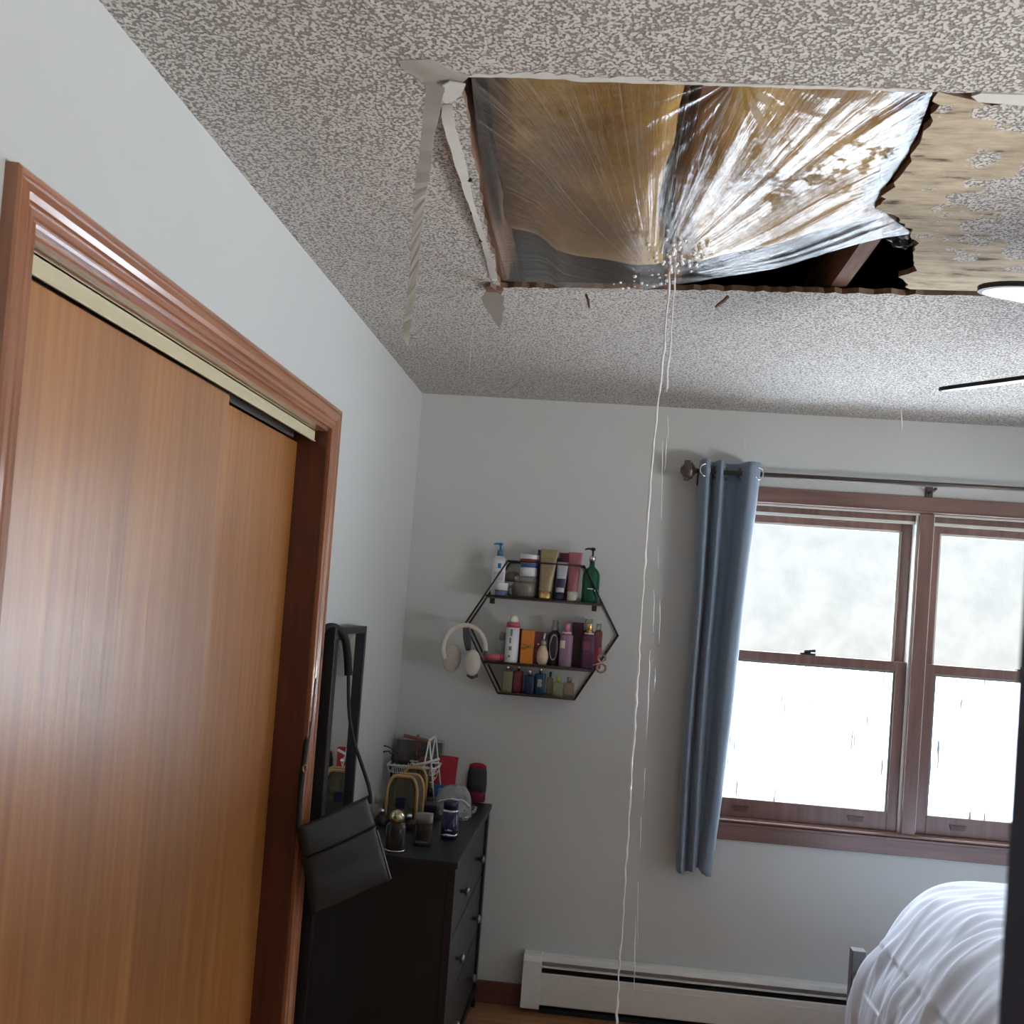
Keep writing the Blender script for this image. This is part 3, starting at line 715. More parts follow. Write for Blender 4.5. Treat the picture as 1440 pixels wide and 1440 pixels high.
segs = [((939, 585), (940, 620)), ((938, 612), (935, 660)), ((932, 620), (930, 730)), ((925, 770), (926, 800)), ((920, 830), (918, 890)), ((914, 915), (910, 1010)), ((912, 985), (909, 1040)), ((907, 1080), (905, 1130)), ((902, 1150), (900, 1200)), ((897, 1240), (897, 1330)), ((893, 1290), (892, 1400)), ((928, 845), (927, 905)), ((921, 940), (920, 975))]
for k, (a, b_) in enumerate(segs):
    rope('falling_water_streak', [a, ((a[0] + b_[0]) / 2, (a[1] + b_[1]) / 2), b_], 2.25 + 0.01 * (k % 3), 0.0010, 10 + k, 'thin streak of falling water beside the long stream', 0.0008, 'streaks of falling water')
rope('falling_water_streak', [(1267, 574), (1268, 590), (1268, 606)], 2.6, 0.0014, 40, 'lone streak of falling water above the double window, below the fan blade', 0.0004)
rope('falling_water_streak', [(1047, 617), (1048, 637)], 2.5, 0.0010, 41, 'lone tiny streak of falling water above the curtain top', 0.0003)
rope('falling_water_streak', [(663, 485), (661, 505), (660, 526)], 2.6, 0.0008, 42, 'lone faint streak of water below the torn flake at the corner of the hole', 0.0003)

# ---- torn paper and board bits round the hole
def ribbon(pl, pr, th, name, mat, par=None, sub=8, jit=0.0012, seed=3):
    rn = random.Random(seed); n_ = (len(pl) - 1) * sub; A = []; B_ = []
    for i in range(n_ + 1):
        t = i / n_; A.append(plin(pl, t) + Vector((rn.uniform(-jit, jit), rn.uniform(-jit, jit), 0))); B_.append(plin(pr, t) + Vector((rn.uniform(-jit, jit), rn.uniform(-jit, jit), 0)))
    vs = A + B_ + [p + Vector(th) for p in A] + [p + Vector(th) for p in B_]; m_ = n_ + 1; fs = []
    for i in range(n_):
        fs += [(i, i + 1, m_ + i + 1, m_ + i), (2 * m_ + i + 1, 2 * m_ + i, 3 * m_ + i, 3 * m_ + i + 1), (i + 1, i, 2 * m_ + i, 2 * m_ + i + 1), (m_ + i, m_ + i + 1, 3 * m_ + i + 1, 3 * m_ + i)]
    fs += [(0, m_, 3 * m_, 2 * m_), (m_ + n_, n_, 2 * m_ + n_, 3 * m_ + n_)]
    return MB().add(vs, fs).build(name, mat, par)
yS = 1.64
ys_ = [1.632, 1.636, 1.642, 1.646, 1.648, 1.646, 1.644]
Lp = [(600, 112), (592, 190), (585, 250), (579, 330), (574, 400), (568, 450), (566, 478)]
Rp = [(627, 116), (611, 190), (603, 250), (595, 300), (589, 370), (580, 440), (573, 487)]
o = ribbon([at(x, y, 1, q) for (x, y), q in zip(Lp, ys_)], [at(x, y, 1, q + .003) for (x, y), q in zip(Rp, ys_)], (0, 0.0012, 0), 'hanging_paper_strip', M_paper, sub=9)
tag(o, 'long narrow strip of torn drywall paper hanging from the ceiling left of the hole', 'torn paper')
Lp = [((622, 146), 2.44), ((622, 172), 2.43), ((638, 225), 2.427), ((658, 285), 2.43), ((678, 345), 2.436), ((690, 392), 2.44)]
Rp = [((636, 146), 2.44), ((640, 175), 2.437), ((655, 232), 2.437), ((668, 290), 2.438), ((686, 345), 2.439), ((700, 392), 2.44)]
o = ribbon([at(p[0], p[1], 2, z - .001) for p, z in Lp], [at(p[0], p[1], 2, z - .0015) for p, z in Rp], (0, 0, -0.0012), 'torn_paper_strip', M_paper, sub=8, jit=.0015)
tag(o, 'pale torn paper strip curling along the left edge of the ceiling hole', 'torn paper')
pp = [((632, 112), 2.438), ((655, 116), 2.438), ((648, 136), 2.432), ((636, 146), 2.43), ((627, 149), 2.43), ((616, 138), 2.432), ((614, 124), 2.435)]
pv = [at(p[0], p[1], 2, z) for p, z in pp]
mb = MB().prism([(q.x, q.y) for q in pv], 2.4335, 2.4365, lambda u, v, h: (u, v, h)); o = mb.build('torn_paper_flap', M_paperw)
tag(o, 'small pale paper flap at the upper left corner of the ceiling hole', 'torn paper')
fl = [(677, 418), (684, 411), (700, 412), (709, 418), (707, 428), (711, 434), (706, 441), (707, 450), (702, 461), (695, 452), (688, 440), (680, 430)]
fv = [at(x, y, 1, 2.700 - (y - 411) * .0006) for x, y in fl]
mb = MB().prism([(q.x, q.z) for q in fv], 0, 0.002, lambda u, v, h: (u, 2.700 - (2.436 - v) * .25 + h, v)); o = mb.build('torn_paper_flake', M_paper)
tag(o, 'grey arrow-shaped paper flake hanging from the lower left corner of the hole', 'torn paper')
cf = [(683, 399), (690, 397), (698, 403), (708, 404), (704, 410), (692, 410), (684, 406)]
cv = [at(x, y, 2, 2.438) for x, y in cf]
o = MB().prism([(q.x, q.y) for q in cv], 2.428, 2.4385, lambda u, v, h: (u, v, h)).build('broken_board_chip', M_gyp)
tag(o, 'small dark broken chip of ceiling board at the lower left hole corner', 'board chip')
for k, (a, b_, r_, lab) in enumerate((((824, 414), (829, 433), .0035, 'short dark splinter hanging from the back edge of the hole, left of the water'), ((1024, 417), (1006, 432), .0045, 'short dark splinter hanging from the back edge of the hole, right of the water'))):
    A = at(a[0], a[1], 1, 2.63); B_ = at(b_[0], b_[1], 1, 2.62); A.z = min(A.z, 2.4395)
    o = MB().tube([A, A.lerp(B_, .4) + Vector((.002, 0, 0)), A.lerp(B_, .8), B_], [r_, r_ * 1.1, r_ * .9, r_ * .5], 5).build('wood_splinter', M_gyp); tag(o, lab, 'splinter')
# nail heads left along the edge strip
for k, (x, y) in enumerate(((646, 214), (661, 253), (664, 299), (676, 338))):
    p = at(x, y, 2, 2.4355)
    o = MB().lathe([(.0045, -0.003), (.005, -.001), (.003, 0.003)], tuple(p), 10).build('nail_head', M_blackwood)
    tag(o, 'small dark nail head along the left edge of the ceiling hole', 'nail', 'nail heads at the hole edge')

# ================================================================== CEILING FAN (hub outside the frame)
M_bladew = simple('white_blade_face', srgb(232, 232, 236), 0.4)
M_bladed = simple('dark_blade_edge', srgb(30, 30, 34), 0.5)
M_fanmetal = simple('fan_dark_metal', srgb(50, 46, 44), 0.35, 0.7)
HX, HY, HZ = 2.035, 2.05, 2.20
fan = empty('ceiling_fan', (HX, HY, CEIL), 'ceiling fan with white-faced dark-edged blades, two tips reaching in at the right', 'ceiling fan')
MB().lathe([(.07, 0), (.075, -.01), (.05, -.04), (.02, -.055)], (HX, HY, CEIL - 0.001), 24).build('canopy', M_fanmetal, fan)
MB().tube([(HX, HY, CEIL - .05), (HX, HY, HZ + .09)], .012, 12).build('downrod', M_fanmetal, fan)
MB().lathe([(.03, .10), (.10, .08), (.125, .04), (.125, -.01), (.09, -.04), (.05, -.05)], (HX, HY, HZ), 28).build('motor_housing', M_fanmetal, fan)
MB().lathe([(.05, -.05), (.085, -.07), (.10, -.11), (.075, -.155), (.02, -.17)], (HX, HY, HZ), 28).build('lamp_globe', M_liner, fan)
for k in range(5):
    a = math.radians(203.5 + 72 * -k); PITCH = math.radians(12)
    d = Vector((math.cos(a), math.sin(a), 0)); s_ = Vector((-math.sin(a), math.cos(a), 0))
    if k == 0: PITCH = math.radians(10)
    L0, L1 = 0.20, 0.675; outl = []
    for i in range(25):
        t = i / 24
        outl.append((L0 + (L1 - .055 - L0) * t, 0.052 + 0.016 * t))
    for i in range(1, 12):
        an = PI / 2 - PI * i / 12; outl.append((L1 - .055 + .055 * math.cos(an), .068 * math.sin(an)))
    for i in range(25):
        t = 1 - i / 24; outl.append((L0 + (L1 - .055 - L0) * t, -0.052 - 0.016 * t))
    def pos(u, v, h, d=d, s_=s_, P_=PITCH): return Vector((HX, HY, HZ - .005)) + d * u + s_ * (v * math.cos(P_)) + Vector((0, 0, -v * math.sin(P_) + h))
    bl = MB().prism(outl, -0.0045, 0.0045, pos, 1)
    bl.prism([(u * .985 + .003, v * .94) for u, v in outl], -0.0052, -0.0046, pos, 0)
    bo = bl.build('blade', [M_bladew, M_bladed], fan)
    MB().tube([Vector((HX, HY, HZ)) + d * .10, Vector((HX, HY, HZ - .004)) + d * .16, Vector((HX, HY, HZ - .002)) + d * .24], [.012, .009, .012], 8).build('blade_arm', M_fanmetal, bo)

# ================================================================== CURTAIN AND ROD
YR = BACK - 0.085
rod = empty('curtain_rod', (1.11, YR, 2.176), 'slim dark bronze curtain rod with square finial above the double window', 'curtain rod')
M_rod = simple('bronze_rod', srgb(92, 84, 80), 0.4, 0.6)
MB().tube([(1.13, YR, 2.177), (3.05, YR, 2.186)], .0095, 14).build('pole', M_rod, rod)
fi = MB(); fi.lathe([(.006, 0), (.012, .006), (.030, .020), (.034, .034), (.030, .046), (.012, .060), (.010, .064)], (0, 0, 0), 8)
fi.v = [Vector((1.132 - p.z, YR + p.x * .9, 2.177 + p.y * 1.15)) for p in fi.v]; fi.box((1.082, YR - .014, 2.138), (1.104, YR + .014, 2.216)); fi.build('finial', M_rod, rod, 0.002)
for bx in (1.155, 2.045): MB().tube([(bx, YR, 2.165), (bx, YR + .03, 2.160), (bx, BACK - .004, 2.160)], .006, 8).box((bx - .014, BACK - .006, 2.13), (bx + .014, BACK, 2.19)).build('bracket', M_rod, rod)
M_curt, n, b = newmat('slate_blue_fabric')
t = n.nodes.new('ShaderNodeTexCoord'); z = n.nodes.new('ShaderNodeTexNoise'); mp = n.nodes.new('ShaderNodeMapping'); mp.inputs['Scale'].default_value = (500, 500, 120)
n.links.new(t.outputs['Object'], mp.inputs[0]); n.links.new(mp.outputs[0], z.inputs['Vector']); z.inputs['Scale'].default_value = 1
mx = n.nodes.new('ShaderNodeMix'); mx.data_type = 'RGBA'; mx.inputs['A'].default_value = srgb(108, 124, 142); mx.inputs['B'].default_value = srgb(132, 150, 170); n.links.new(z.outputs['Fac'], mx.inputs['Factor'])
n.links.new(mx.outputs['Result'], b.inputs['Base Color']); setp(b, Roughness=0.6, Sheen_Weight=0.25)
# pleat outline at the rod, and where it has drawn together at the hem: x, depth
TOPC = [(1.142, .030), (1.150, -.030), (1.172, -.045), (1.186, .010), (1.198, .030), (1.212, -.035), (1.228, -.040), (1.240, .020), (1.262, .045), (1.295, .030), (1.314, -.030), (1.332, -.055), (1.356, -.050), (1.376, -.020), (1.380, .030), (1.360, .045)]
BOTC = [(1.158, .030), (1.162, -.020), (1.178, -.035), (1.190, .000), (1.200, .020), (1.208, -.020), (1.222, -.030), (1.232, -.010), (1.238, .015), (1.246, .010), (1.252, -.020), (1.264, -.035), (1.280, -.030), (1.292, -.010), (1.296, .025), (1.285, .040)]
def curt(u, v):
    a = plin([(x, d, 0) for x, d in TOPC], u); c_ = plin([(x, d, 0) for x, d in BOTC], u)
    w = v ** 1.15; w = w + 0.0
    x = a.x * (1 - w) + c_.x * w + 0.006 * math.sin(v * 5 + u * 4) * math.sin(PI * v)
    y = (a.y * (1 - w) + c_.y * w) + 0.005 * noise.noise(Vector((u * 6, v * 5, 0)))
    z = 2.222 - 0.004 * u - 1.600 * v - (0.006 * noise.noise(Vector((u * 14, 0, 3))) if v > .98 else 0) + (.004 * noise.noise(Vector((u * 10, 5, 3))) if v < .02 else 0) + v * (-.012 * math.sin(u * 9))
    return Vector((x, YR + y, z))
c_o = MB().grid(curt, 150, 90).build('curtain', M_curt)
md = c_o.modifiers.new('cloth', 'SOLIDIFY'); md.thickness = 0.0018
tag(c_o, 'slate blue grommet curtain panel bunched at the left side of the window', 'curtain')
hb = MB().grid(lambda u, v: curt(u, 0.048 + 0.0012 * v) + Vector((0, -.0012, 0)), 150, 1).build('hem_seam', M_curt, c_o, flip=False)
M_grom = simple('grommet_metal', srgb(196, 200, 204), 0.25, 0.9)
for gx, gy, ang in ((1.368, -.036, 35), (1.306, .000, -60), (1.246, .03, 60), (1.206, .0, -65), (1.160, -.04, 20)):
    g = MB(); g.tube([(math.cos(q * PI / 10) * .021, 0, math.sin(q * PI / 10) * .023) for q in range(20)], .0035, 6, closed=True)
    ca, sa = math.cos(math.radians(ang)), math.sin(math.radians(ang))
    g.v = [Vector((gx + p.x * ca - p.y * sa, YR + gy + p.x * sa + p.y * ca, 2.177 + p.z)) for p in g.v]; g.build('grommet', M_grom, c_o)

# ================================================================== BASEBOARD HEATER
hx0, hx1, hd = 0.592, 2.60, 0.068
hy = BACK
ht = empty('baseboard_heater', (0.6, BACK, 0), 'long white metal baseboard heater on the wall under the window', 'heater')
M_heat = simple('heater_enamel', srgb(226, 226, 222), 0.4)
def hprof(name, poly, x0, x1, mat): return MB().prism(poly, x0, x1, lambda u, v, h: (h, BACK - u, v)).build(name, mat, ht, 0.0008)
hprof('back_plate', [(0.001, .02), (0.001, .222), (.008, .222), (.008, .02)], hx0 + .002, hx1, M_heat)
hprof('top_hood', [(0.002, .222), (.050, .226), (.064, .222), (.070, .207), (.067, .207), (.058, .216), (.048, .220), (.002, .217)], hx0 + .072, hx1, M_heat)
hprof('front_cover', [(.070, .163), (.072, .159), (.070, .040), (.060, .034), (.058, .038), (.066, .044), (.066, .163)], hx0 + .072, hx1, M_heat)
hprof('damper_blade', [(.060, .190), (.071, .188), (.071, .1835), (.060, .186)], hx0 + .072, hx1, M_heat)
hprof('lower_crease', [(.0705, .1405), (.0728, .1400), (.0728, .1385), (.0705, .1380)], hx0 + .072, hx1, M_heat)
hprof('heating_element', [(.012, .06), (.052, .06), (.052, .165), (.012, .165)], hx0 + .075, hx1 - .01, M_dark)
ec = MB().prism([(.001, .018), (.001, .226), (.050, .229), (.066, .224), (.073, .206), (.073, .022), (.066, .018)], hx0, hx0 + .073, lambda u, v, h: (h, BACK - u, v))
ec.build('end_cap', M_white, ht, .002)
hprof('base_strip', [(.001, .0), (.001, .02), (.05, .02), (.05, .0)], hx0 + .075, hx1, M_dark)

# ================================================================== BED
M_bedf = simple('grey_bed_wood', srgb(96, 92, 90), 0.5, var=.12, scale=20)
M_quilt = simple('white_comforter_cotton', srgb(214, 220, 234), 0.9, var=.02, scale=6)
BX = 1.735
bed = empty('bed', (BX, 3.0, 0), 'bed with low grey footboard standing below the window at the right', 'bed')
bd = MB(); bd.box((BX, 2.30, 0.06), (BX + .035, 3.62, 0.43)); bd.build('footboard', M_bedf, bed, .004)
for y in (2.26, 3.62): box('bedpost', (BX - .004, y, 0), (BX + .042, y + .045, .512), M_bedf, bed, .003)
for y in (2.26, 3.625): box('side_rail', (BX + .036, y, .14), (3.75, y + .03, .36), M_bedf, bed, .003)
box('mattress', (BX + .16, 2.36, .32), (3.78, 3.50, .56), M_liner, bed, .03)
box('slat_base', (BX + .06, 2.30, .26), (3.78, 3.60, .32), M_bedf, bed)
def quilt(u, v):
    # u: across from the foot edge up over the top to the head; v: near side to far side
    prof = [(BX - .030, .02), (BX - .046, .18), (BX - .040, .34), (BX - .012, .48), (BX + .05, .61), (BX + .12, .72), (BX + .22, .795), (BX + .37, .820), (BX + .60, .828), (BX + .9, .83), (BX + 1.3, .82), (BX + 1.95, .79)]
    q = plin([(x, z, 0) for x, z in prof], u); y = 2.18 + 1.47 * v
    near = max(0, 1 - v / .10); far = max(0, (v - .88) / .12)
    z = q.y; x = q.x
    side = far ** 2.2 * .55 + near ** 2 * .5
    z = max(.02, z - side * max(0, z - .12)); 
    x += far * .03 * (1 - u)
    # folds run from the top edge over the foot; broad quilting puffs and creases
    w1 = noise.noise(Vector((y * 9 + 1.2 * math.sin(x * 7), x * 2.2, z * 2))) ; w2 = noise.noise(Vector((y * 24 + 2 * noise.noise(Vector((x * 3, z * 3, 0))), x * 3.0, z * 3.5)))
    w3 = noise.noise(Vector((x * 5, y * 5, z * 5 + 3)))
    crease = -abs(noise.noise(Vector((y * 13, x * 4, z * 4 + 8))))
    amp = 0.012 * w1 + 0.011 * w2 + 0.02 * w3 + 0.018 * crease
    nx = -0.9 if u < .35 else -.3; nz = .3 if u < .25 else .95
    return Vector((x + nx * amp, y + 0.01 * w2, max(.01, z + nz * amp)))
qo = MB().grid(quilt, 170, 260).build('comforter', M_quilt, flip=False)
tag(qo, 'rumpled white comforter draped over the bed and its footboard', 'comforter')
md = qo.modifiers.new('fill', 'SOLIDIFY'); md.thickness = 0.012
#@@OBJ2

# ================================================================== HEXAGON SHELF
M_iron = simple('dark_iron', srgb(52, 50, 52), 0.5, 0.5)
M_shelfwood = wood('shelf_board_wood', srgb(96, 76, 68), srgb(122, 98, 88), (4, 40, 40), 0.5, 0.1, 0.1)
SD, SB = BACK - 0.130, BACK - 0.008
hexp = [at(709, 789, 1, SD), at(819, 796, 1, SD), at(869, 890, 1, SD), at(812, 984, 1, SD), at(703, 976, 1, SD), at(655, 880, 1, SD)]
cxh = sum(p.x for p in hexp) / 6; czh = sum(p.z for p in hexp) / 6
Rh = sum(math.hypot(p.x - cxh, p.z - czh) for p in hexp) / 6
shelf = empty('hexagon_shelf', (cxh, BACK, czh), 'hexagonal black wire wall shelf with wooden boards full of toiletries', 'shelf')
def hexv(a, y): return Vector((cxh + Rh * math.cos(a), y, czh + Rh * math.sin(a)))
for nm, y in (('front_frame', SD), ('back_frame', SB)):
    m_ = MB()
    for k in range(6):
        a, b_ = hexv(PI / 3 * k, y), hexv(PI / 3 * (k + 1), y); m_.tube([a, b_], .0038, 6)
    m_.build(nm, M_iron, shelf)
m_ = MB()
for k in range(6): m_.tube([hexv(PI / 3 * k, SD), hexv(PI / 3 * k, SB)], .0035, 6)
m_.build('cross_rod', M_iron, shelf)
def halfw(z): return Rh - abs(z - czh) / math.tan(PI / 3)
ZU = at(760, 841, 1, SD).z - .002; ZM = at(760, 934, 1, SD).z - .004; ZL = czh - Rh * math.sin(PI / 3) + .004
for z in (ZU, ZM):
    w = halfw(z) - .004
    box('shelf_board', (cxh - w, SD - .001, z - .012), (cxh + w, BACK - .004, z), M_shelfwood, shelf, .001)
    MB().tube([(cxh - w, SD - .004, z - .004), (cxh + w, SD - .004, z - .004)], .004, 6).build('front_rod', M_iron, shelf)
w = halfw(ZL)
box('bottom_board', (cxh - w + .004, SD, ZL - .006), (cxh + w - .004, BACK - .004, ZL), M_shelfwood, shelf)
for sx in (-1, 1):
    w = halfw(ZU) - .03; box('bracket', (cxh + sx * w - .010, SD + .004, ZU - .034), (cxh + sx * w + .010, SD + .012, ZU - .012), M_iron, shelf, .001)

# ---- bottle, jar, tube and box builders
def mcol(name, c, rough=0.4, **k):
    key = 'c_' + name
    return MATS.get(key) or simple(key, srgb(*c), rough, var=0.05, scale=60, **k)
def lathe_part(name, prof, mat, root, sx=1, sy=1, power=2.0, n=20, z0=0.0, dx=0, dy=0):
    return MB().lathe([(r, z + z0) for r, z in prof], (root.location.x + dx, root.location.y + dy, root.location.z), n, 0, sx, sy, 0, power).build(name, mat, root)
def pump_head(root, z, mat, s=1.0, dirx=-1):
    m_ = MB(); x, y, zz = root.location
    m_.tube([(x, y, zz + z), (x, y, zz + z + .022 * s)], .0035 * s, 8)
    m_.lathe([(.007 * s, 0), (.008 * s, .003 * s), (.008 * s, .009 * s), (.004 * s, .011 * s)], (x, y, zz + z + .020 * s), 12)
    m_.tube([(x, y, zz + z + .026 * s), (x + dirx * .020 * s, y, zz + z + .026 * s), (x + dirx * .028 * s, y, zz + z + .022 * s)], [.0042 * s, .0034 * s, .0026 * s], 7)
    return m_.build('pump', mat, root)
def shoulder(r, h, hs, rn): return [(r * .94, 0), (r, .003), (r, h - hs), (r * .93, h - hs * .6), (r * .70, h - hs * .25), (rn, h), (rn, h + .004)]
def label_band(root, r, z0, z1, mat, sx, sy, power, half=True, name='label', a0=200, a1=340):
    """curved label standing just off the bottle wall, facing the room"""
    vs = []; n_ = 10; x, y, zz = root.location
    for z in (z0, z1):
        for k in range(n_ + 1):
            a = math.radians(a0 + (a1 - a0) * k / n_); ca, sa = math.cos(a), math.sin(a)
            if power != 2: q = (abs(ca) ** power + abs(sa) ** power) ** (-1 / power); ca *= q; sa *= q
            vs.append((x + (r * sx + .0008) * ca, y + (r * sy + .0008) * sa, zz + z))
    return MB().add(vs, [(k, k + 1, n_ + 2 + k, n_ + 1 + k) for k in range(n_)], 0, True).build(name, mat, root, flip=False)
def shelf_pt(px, z, y): 
    # x of that picture column at height z and depth y (iterates along the tilted column)
    py = 850
    for _ in range(6):
        p = at(px, py, 1, y); py += (p.z - z) * 356
    return Vector((at(px, py, 1, y).x, y, z))
def base(name, px, z, y, label, cat='bottle', group='toiletries on the hexagon shelf'):
    return empty(name, shelf_pt(px, z, y), label, cat, group)
K = 1 / 356.0
WHT = mcol('white_plastic', (222, 224, 226)); BLU = mcol('blue_plastic', (24, 108, 158)); NVY = mcol('navy', (30, 40, 72)); GRY = mcol('grey_plastic', (150, 148, 150))
GLD = simple('gold_foil', srgb(214, 182, 120), 0.25, 0.9); SIL = simple('silver_metal', srgb(200, 202, 206), 0.2, 0.95)
MAR = mcol('maroon_card', (112, 36, 52)); PNK = mcol('pink_plastic', (196, 92, 108)); GRN = glassy('green_glass', srgb(18, 92, 66), 0.72, 0.08)
MAU = mcol('mauve_plastic', (138, 110, 132)); PUR = mcol('plum_plastic', (84, 44, 72)); ORG = mcol('orange_card', (206, 126, 46)); CRM = mcol('cream_glass', (206, 184, 158))
CLG = glassy('clear_glass', srgb(206, 206, 200), 0.22); PGR = glassy('pale_green_glass', srgb(166, 168, 128), 0.35); AMB = glassy('faint_amber_glass', srgb(170, 152, 128), 0.32); ROS = glassy('rose_glass', srgb(150, 72, 84), 0.42)
NVG = glassy('navy_glass', srgb(22, 40, 74), 0.85); TEA = glassy('teal_glass', srgb(20, 64, 92), 0.85); GJAR = mcol('grey_jar', (120, 112, 106), 0.3); RED = mcol('red_plastic', (158, 48, 58))

yb, yf = BACK - .030, SD + .028
ZU_, ZM_, ZL_ = ZU + .0005, ZM + .0005, ZL + .0005
# upper board
o = base('pump_bottle', 699, ZU_, BACK - .075, 'white pump bottle with blue pump at the left end of the upper board'); H = .158
lathe_part('body', shoulder(.0265, H, .016, .010), WHT, o, 1, .7, 2.6); lathe_part('collar', [(.012, 0), (.012, .020), (.006, .024)], BLU, o, z0=H); pump_head(o, H + .022, BLU, 1.0)
label_band(o, .0265, .060, .095, mcol('pale_grey_print', (180, 182, 188)), 1, .7, 2.6, a0=225, a1=315, name='label'); label_band(o, .0268, .108, .128, BLU, 1, .7, 2.6, a0=262, a1=290, name='blue_logo')
o = base('cream_jar', 704, ZU_, yf - .004, 'small white jar with blue base at the front left of the upper board', 'jar')
lathe_part('jar_base', [(.022, 0), (.024, .004), (.024, .022)], mcol('dusty_blue', (96, 112, 150)), o); lathe_part('lid', [(.027, .022), (.027, .048), (.024, .051)], WHT, o)
o = base('cream_jar', 717, ZU_, BACK - .060, 'small frosted clear jar behind the white and blue jar on the upper board', 'jar')
lathe_part('jar_base', [(.022, 0), (.024, .004), (.024, .040)], CLG, o); lathe_part('lid', [(.0245, .040), (.0245, .056), (.022, .058)], GRY, o)
o = base('round_tin', 719, ZU_ + .0, BACK - .028, 'round grey tin leaning upright at the back of the upper board', 'tin')
x, y, z = o.location; m_ = MB().lathe([(.034, -.008), (.036, -.006), (.036, .006), (.034, .008)], (0, 0, 0), 26); m_.v = [Vector((x + p.x, y + p.z, z + .036 + p.y + .030)) for p in m_.v]; m_.build('tin_disc', GJAR, o)
m_ = MB().box((x - .014, y - .012, z), (x + .014, y + .012, z + .032)); m_.build('tin_stand', GJAR, o, .003)
jr = base('body_butter_jar', 738, ZU_, BACK - .068, 'wide grey-brown jar with clear lid in the middle left of the upper board', 'jar')
lathe_part('jar_base', [(.040, 0), (.046, .006), (.047, .050), (.045, .058)], GJAR, jr); lathe_part('lid', [(.046, .058), (.046, .078), (.043, .083)], CLG, jr)
o = empty('cream_tub', (jr.location.x + .008, jr.location.y, jr.location.z + .0835), 'white tub with red and blue bands stacked on the wide grey jar', 'jar', 'toiletries on the hexagon shelf')
lathe_part('tub_body', [(.030, 0), (.034, .004), (.034, .056)], WHT, o); lathe_part('lid', [(.0385, .056), (.0385, .084), (.036, .088)], WHT, o)
lathe_part('blue_band', [(.0345, .036), (.0345, .052)], mcol('label_blue', (48, 96, 158)), o); lathe_part('red_band', [(.039, .060), (.039, .070)], RED, o)
def tube_item(px, z, y, w, h, col, capc, label, lean=0.0, caph=.030, name='lotion_tube', extra=None):
    o = base(name, px, z, y, label, 'tube'); x, y, z = o.location
    def f(u, v):
        a = 2 * PI * u; k = v ** 1.3; rx = w / 2 * (.74 + .26 * k); ry = .016 * (1 - k) + .0015
        return Vector((x + math.cos(a) * rx + lean * v * h, y + math.sin(a) * ry, z + caph + v * (h - caph)))
    MB().grid(f, 24, 12).build('tube_body', col, o)
    lathe_part('cap', [(w * .36, 0), (w * .37, .003), (w * .36, caph)], capc, o, 1, .75)
    if extra:
        def g(u, v):
            p = f(.5 + .08 + .34 * u, extra[0] + (extra[1] - extra[0]) * v); p.y -= .001; return p
        MB().grid(g, 8, 3).build('label', extra[2], o, flip=False)
    return o
OLV = simple('olive_gold_tube', srgb(150, 136, 104), 0.35, 0.3, var=.35, scale=70)
box_o = lambda name, px, z, y, w, h, d, mat, label, cat='box': tag(box(name, (shelf_pt(px, z, y).x - w / 2, y - d / 2, z), (shelf_pt(px, z, y).x + w / 2, y + d / 2, z + h), mat, None, .0015), label, cat, 'toiletries on the hexagon shelf')
box_o('carton', 757, ZU_, BACK - .030, .030, .196, .022, NVY, 'dark navy carton behind the olive gold tube on the upper board')
tube_item(766, ZU_, yf + .002, .070, .196, OLV, GLD, 'large olive gold tube standing on its cap, middle of the upper board', .03)
tube_item(786, ZU_, yf + .008, .048, .150, mcol('silver_white_tube', (176, 178, 186)), NVY, 'silver and navy tube standing on its dark cap on the upper board', .05, extra=(.15, .45, NVY))
box_o('carton', 781, ZU_, BACK - .040, .026, .168, .03, NVY, 'tall dark navy carton behind the silver tube on the upper board')
box_o('carton', 795, ZU_, BACK - .030, .072, .190, .028, MAR, 'wide maroon carton at the back right of the upper board')
tube_item(804, ZU_, yf + .006, .056, .192, mcol('rose_brown_tube', (152, 92, 98)), mcol('ivory_cap', (206, 204, 190)), 'rosy brown tube on an ivory cap beside the green pump bottle', .012, .036)
o = base('pump_bottle', 829, ZU_, yf + .006, 'green glass pump bottle with black pump at the right end of the upper board'); H = .160
lathe_part('body', [(.032, 0), (.0345, .004), (.0345, .100), (.033, .112), (.024, .128), (.011, .140), (.010, H)], GRN, o, 1, .8); lathe_part('collar', [(.0125, 0), (.0125, .020), (.008, .022)], SIL, o, z0=H)
pump_head(o, H + .020, M_blackwood, 1.15); label_band(o, .0345, .050, .054, WHT, 1, .8, 2, a0=250, a1=290, name='label_line')

# middle board
o = base('lotion_tube', 694, ZM_, yf + .004, 'pink tube lying on its side at the left end of the middle board', 'tube'); x, y, z = o.location
MB().tube([(x - .042, y, z + .010), (x - .020, y, z + .014), (x + .026, y, z + .0155)], [.006, .013, .0150], 14).build('tube_body', PNK, o); MB().tube([(x + .026, y, z + .0155), (x + .046, y, z + .0155)], .0150, 14).build('cap', PNK, o)
o = base('spray_bottle', 704, ZM_, BACK - .055, 'slim frosted grey bottle behind the pink tube on the middle board')
lathe_part('body', [(.017, 0), (.018, .003), (.018, .072), (.015, .082)], mcol('frosted_grey', (158, 164, 170)), o); lathe_part('cap', [(.013, .082), (.011, .112), (.005, .118)], GRY, o)
o = base('spray_can', 718, ZM_, yf, 'white spray can with pink collar and domed cap on the middle board', 'can')
lathe_part('body', [(.024, 0), (.0265, .003), (.0265, .138)], WHT, o); lathe_part('collar', [(.027, .138), (.027, .156), (.024, .158)], mcol('rose_pink', (186, 78, 110)), o); lathe_part('cap', [(.0195, .157), (.0195, .166), (.017, .178), (.010, .186), (.003, .188)], mcol('ivory_white', (226, 222, 204)), o)
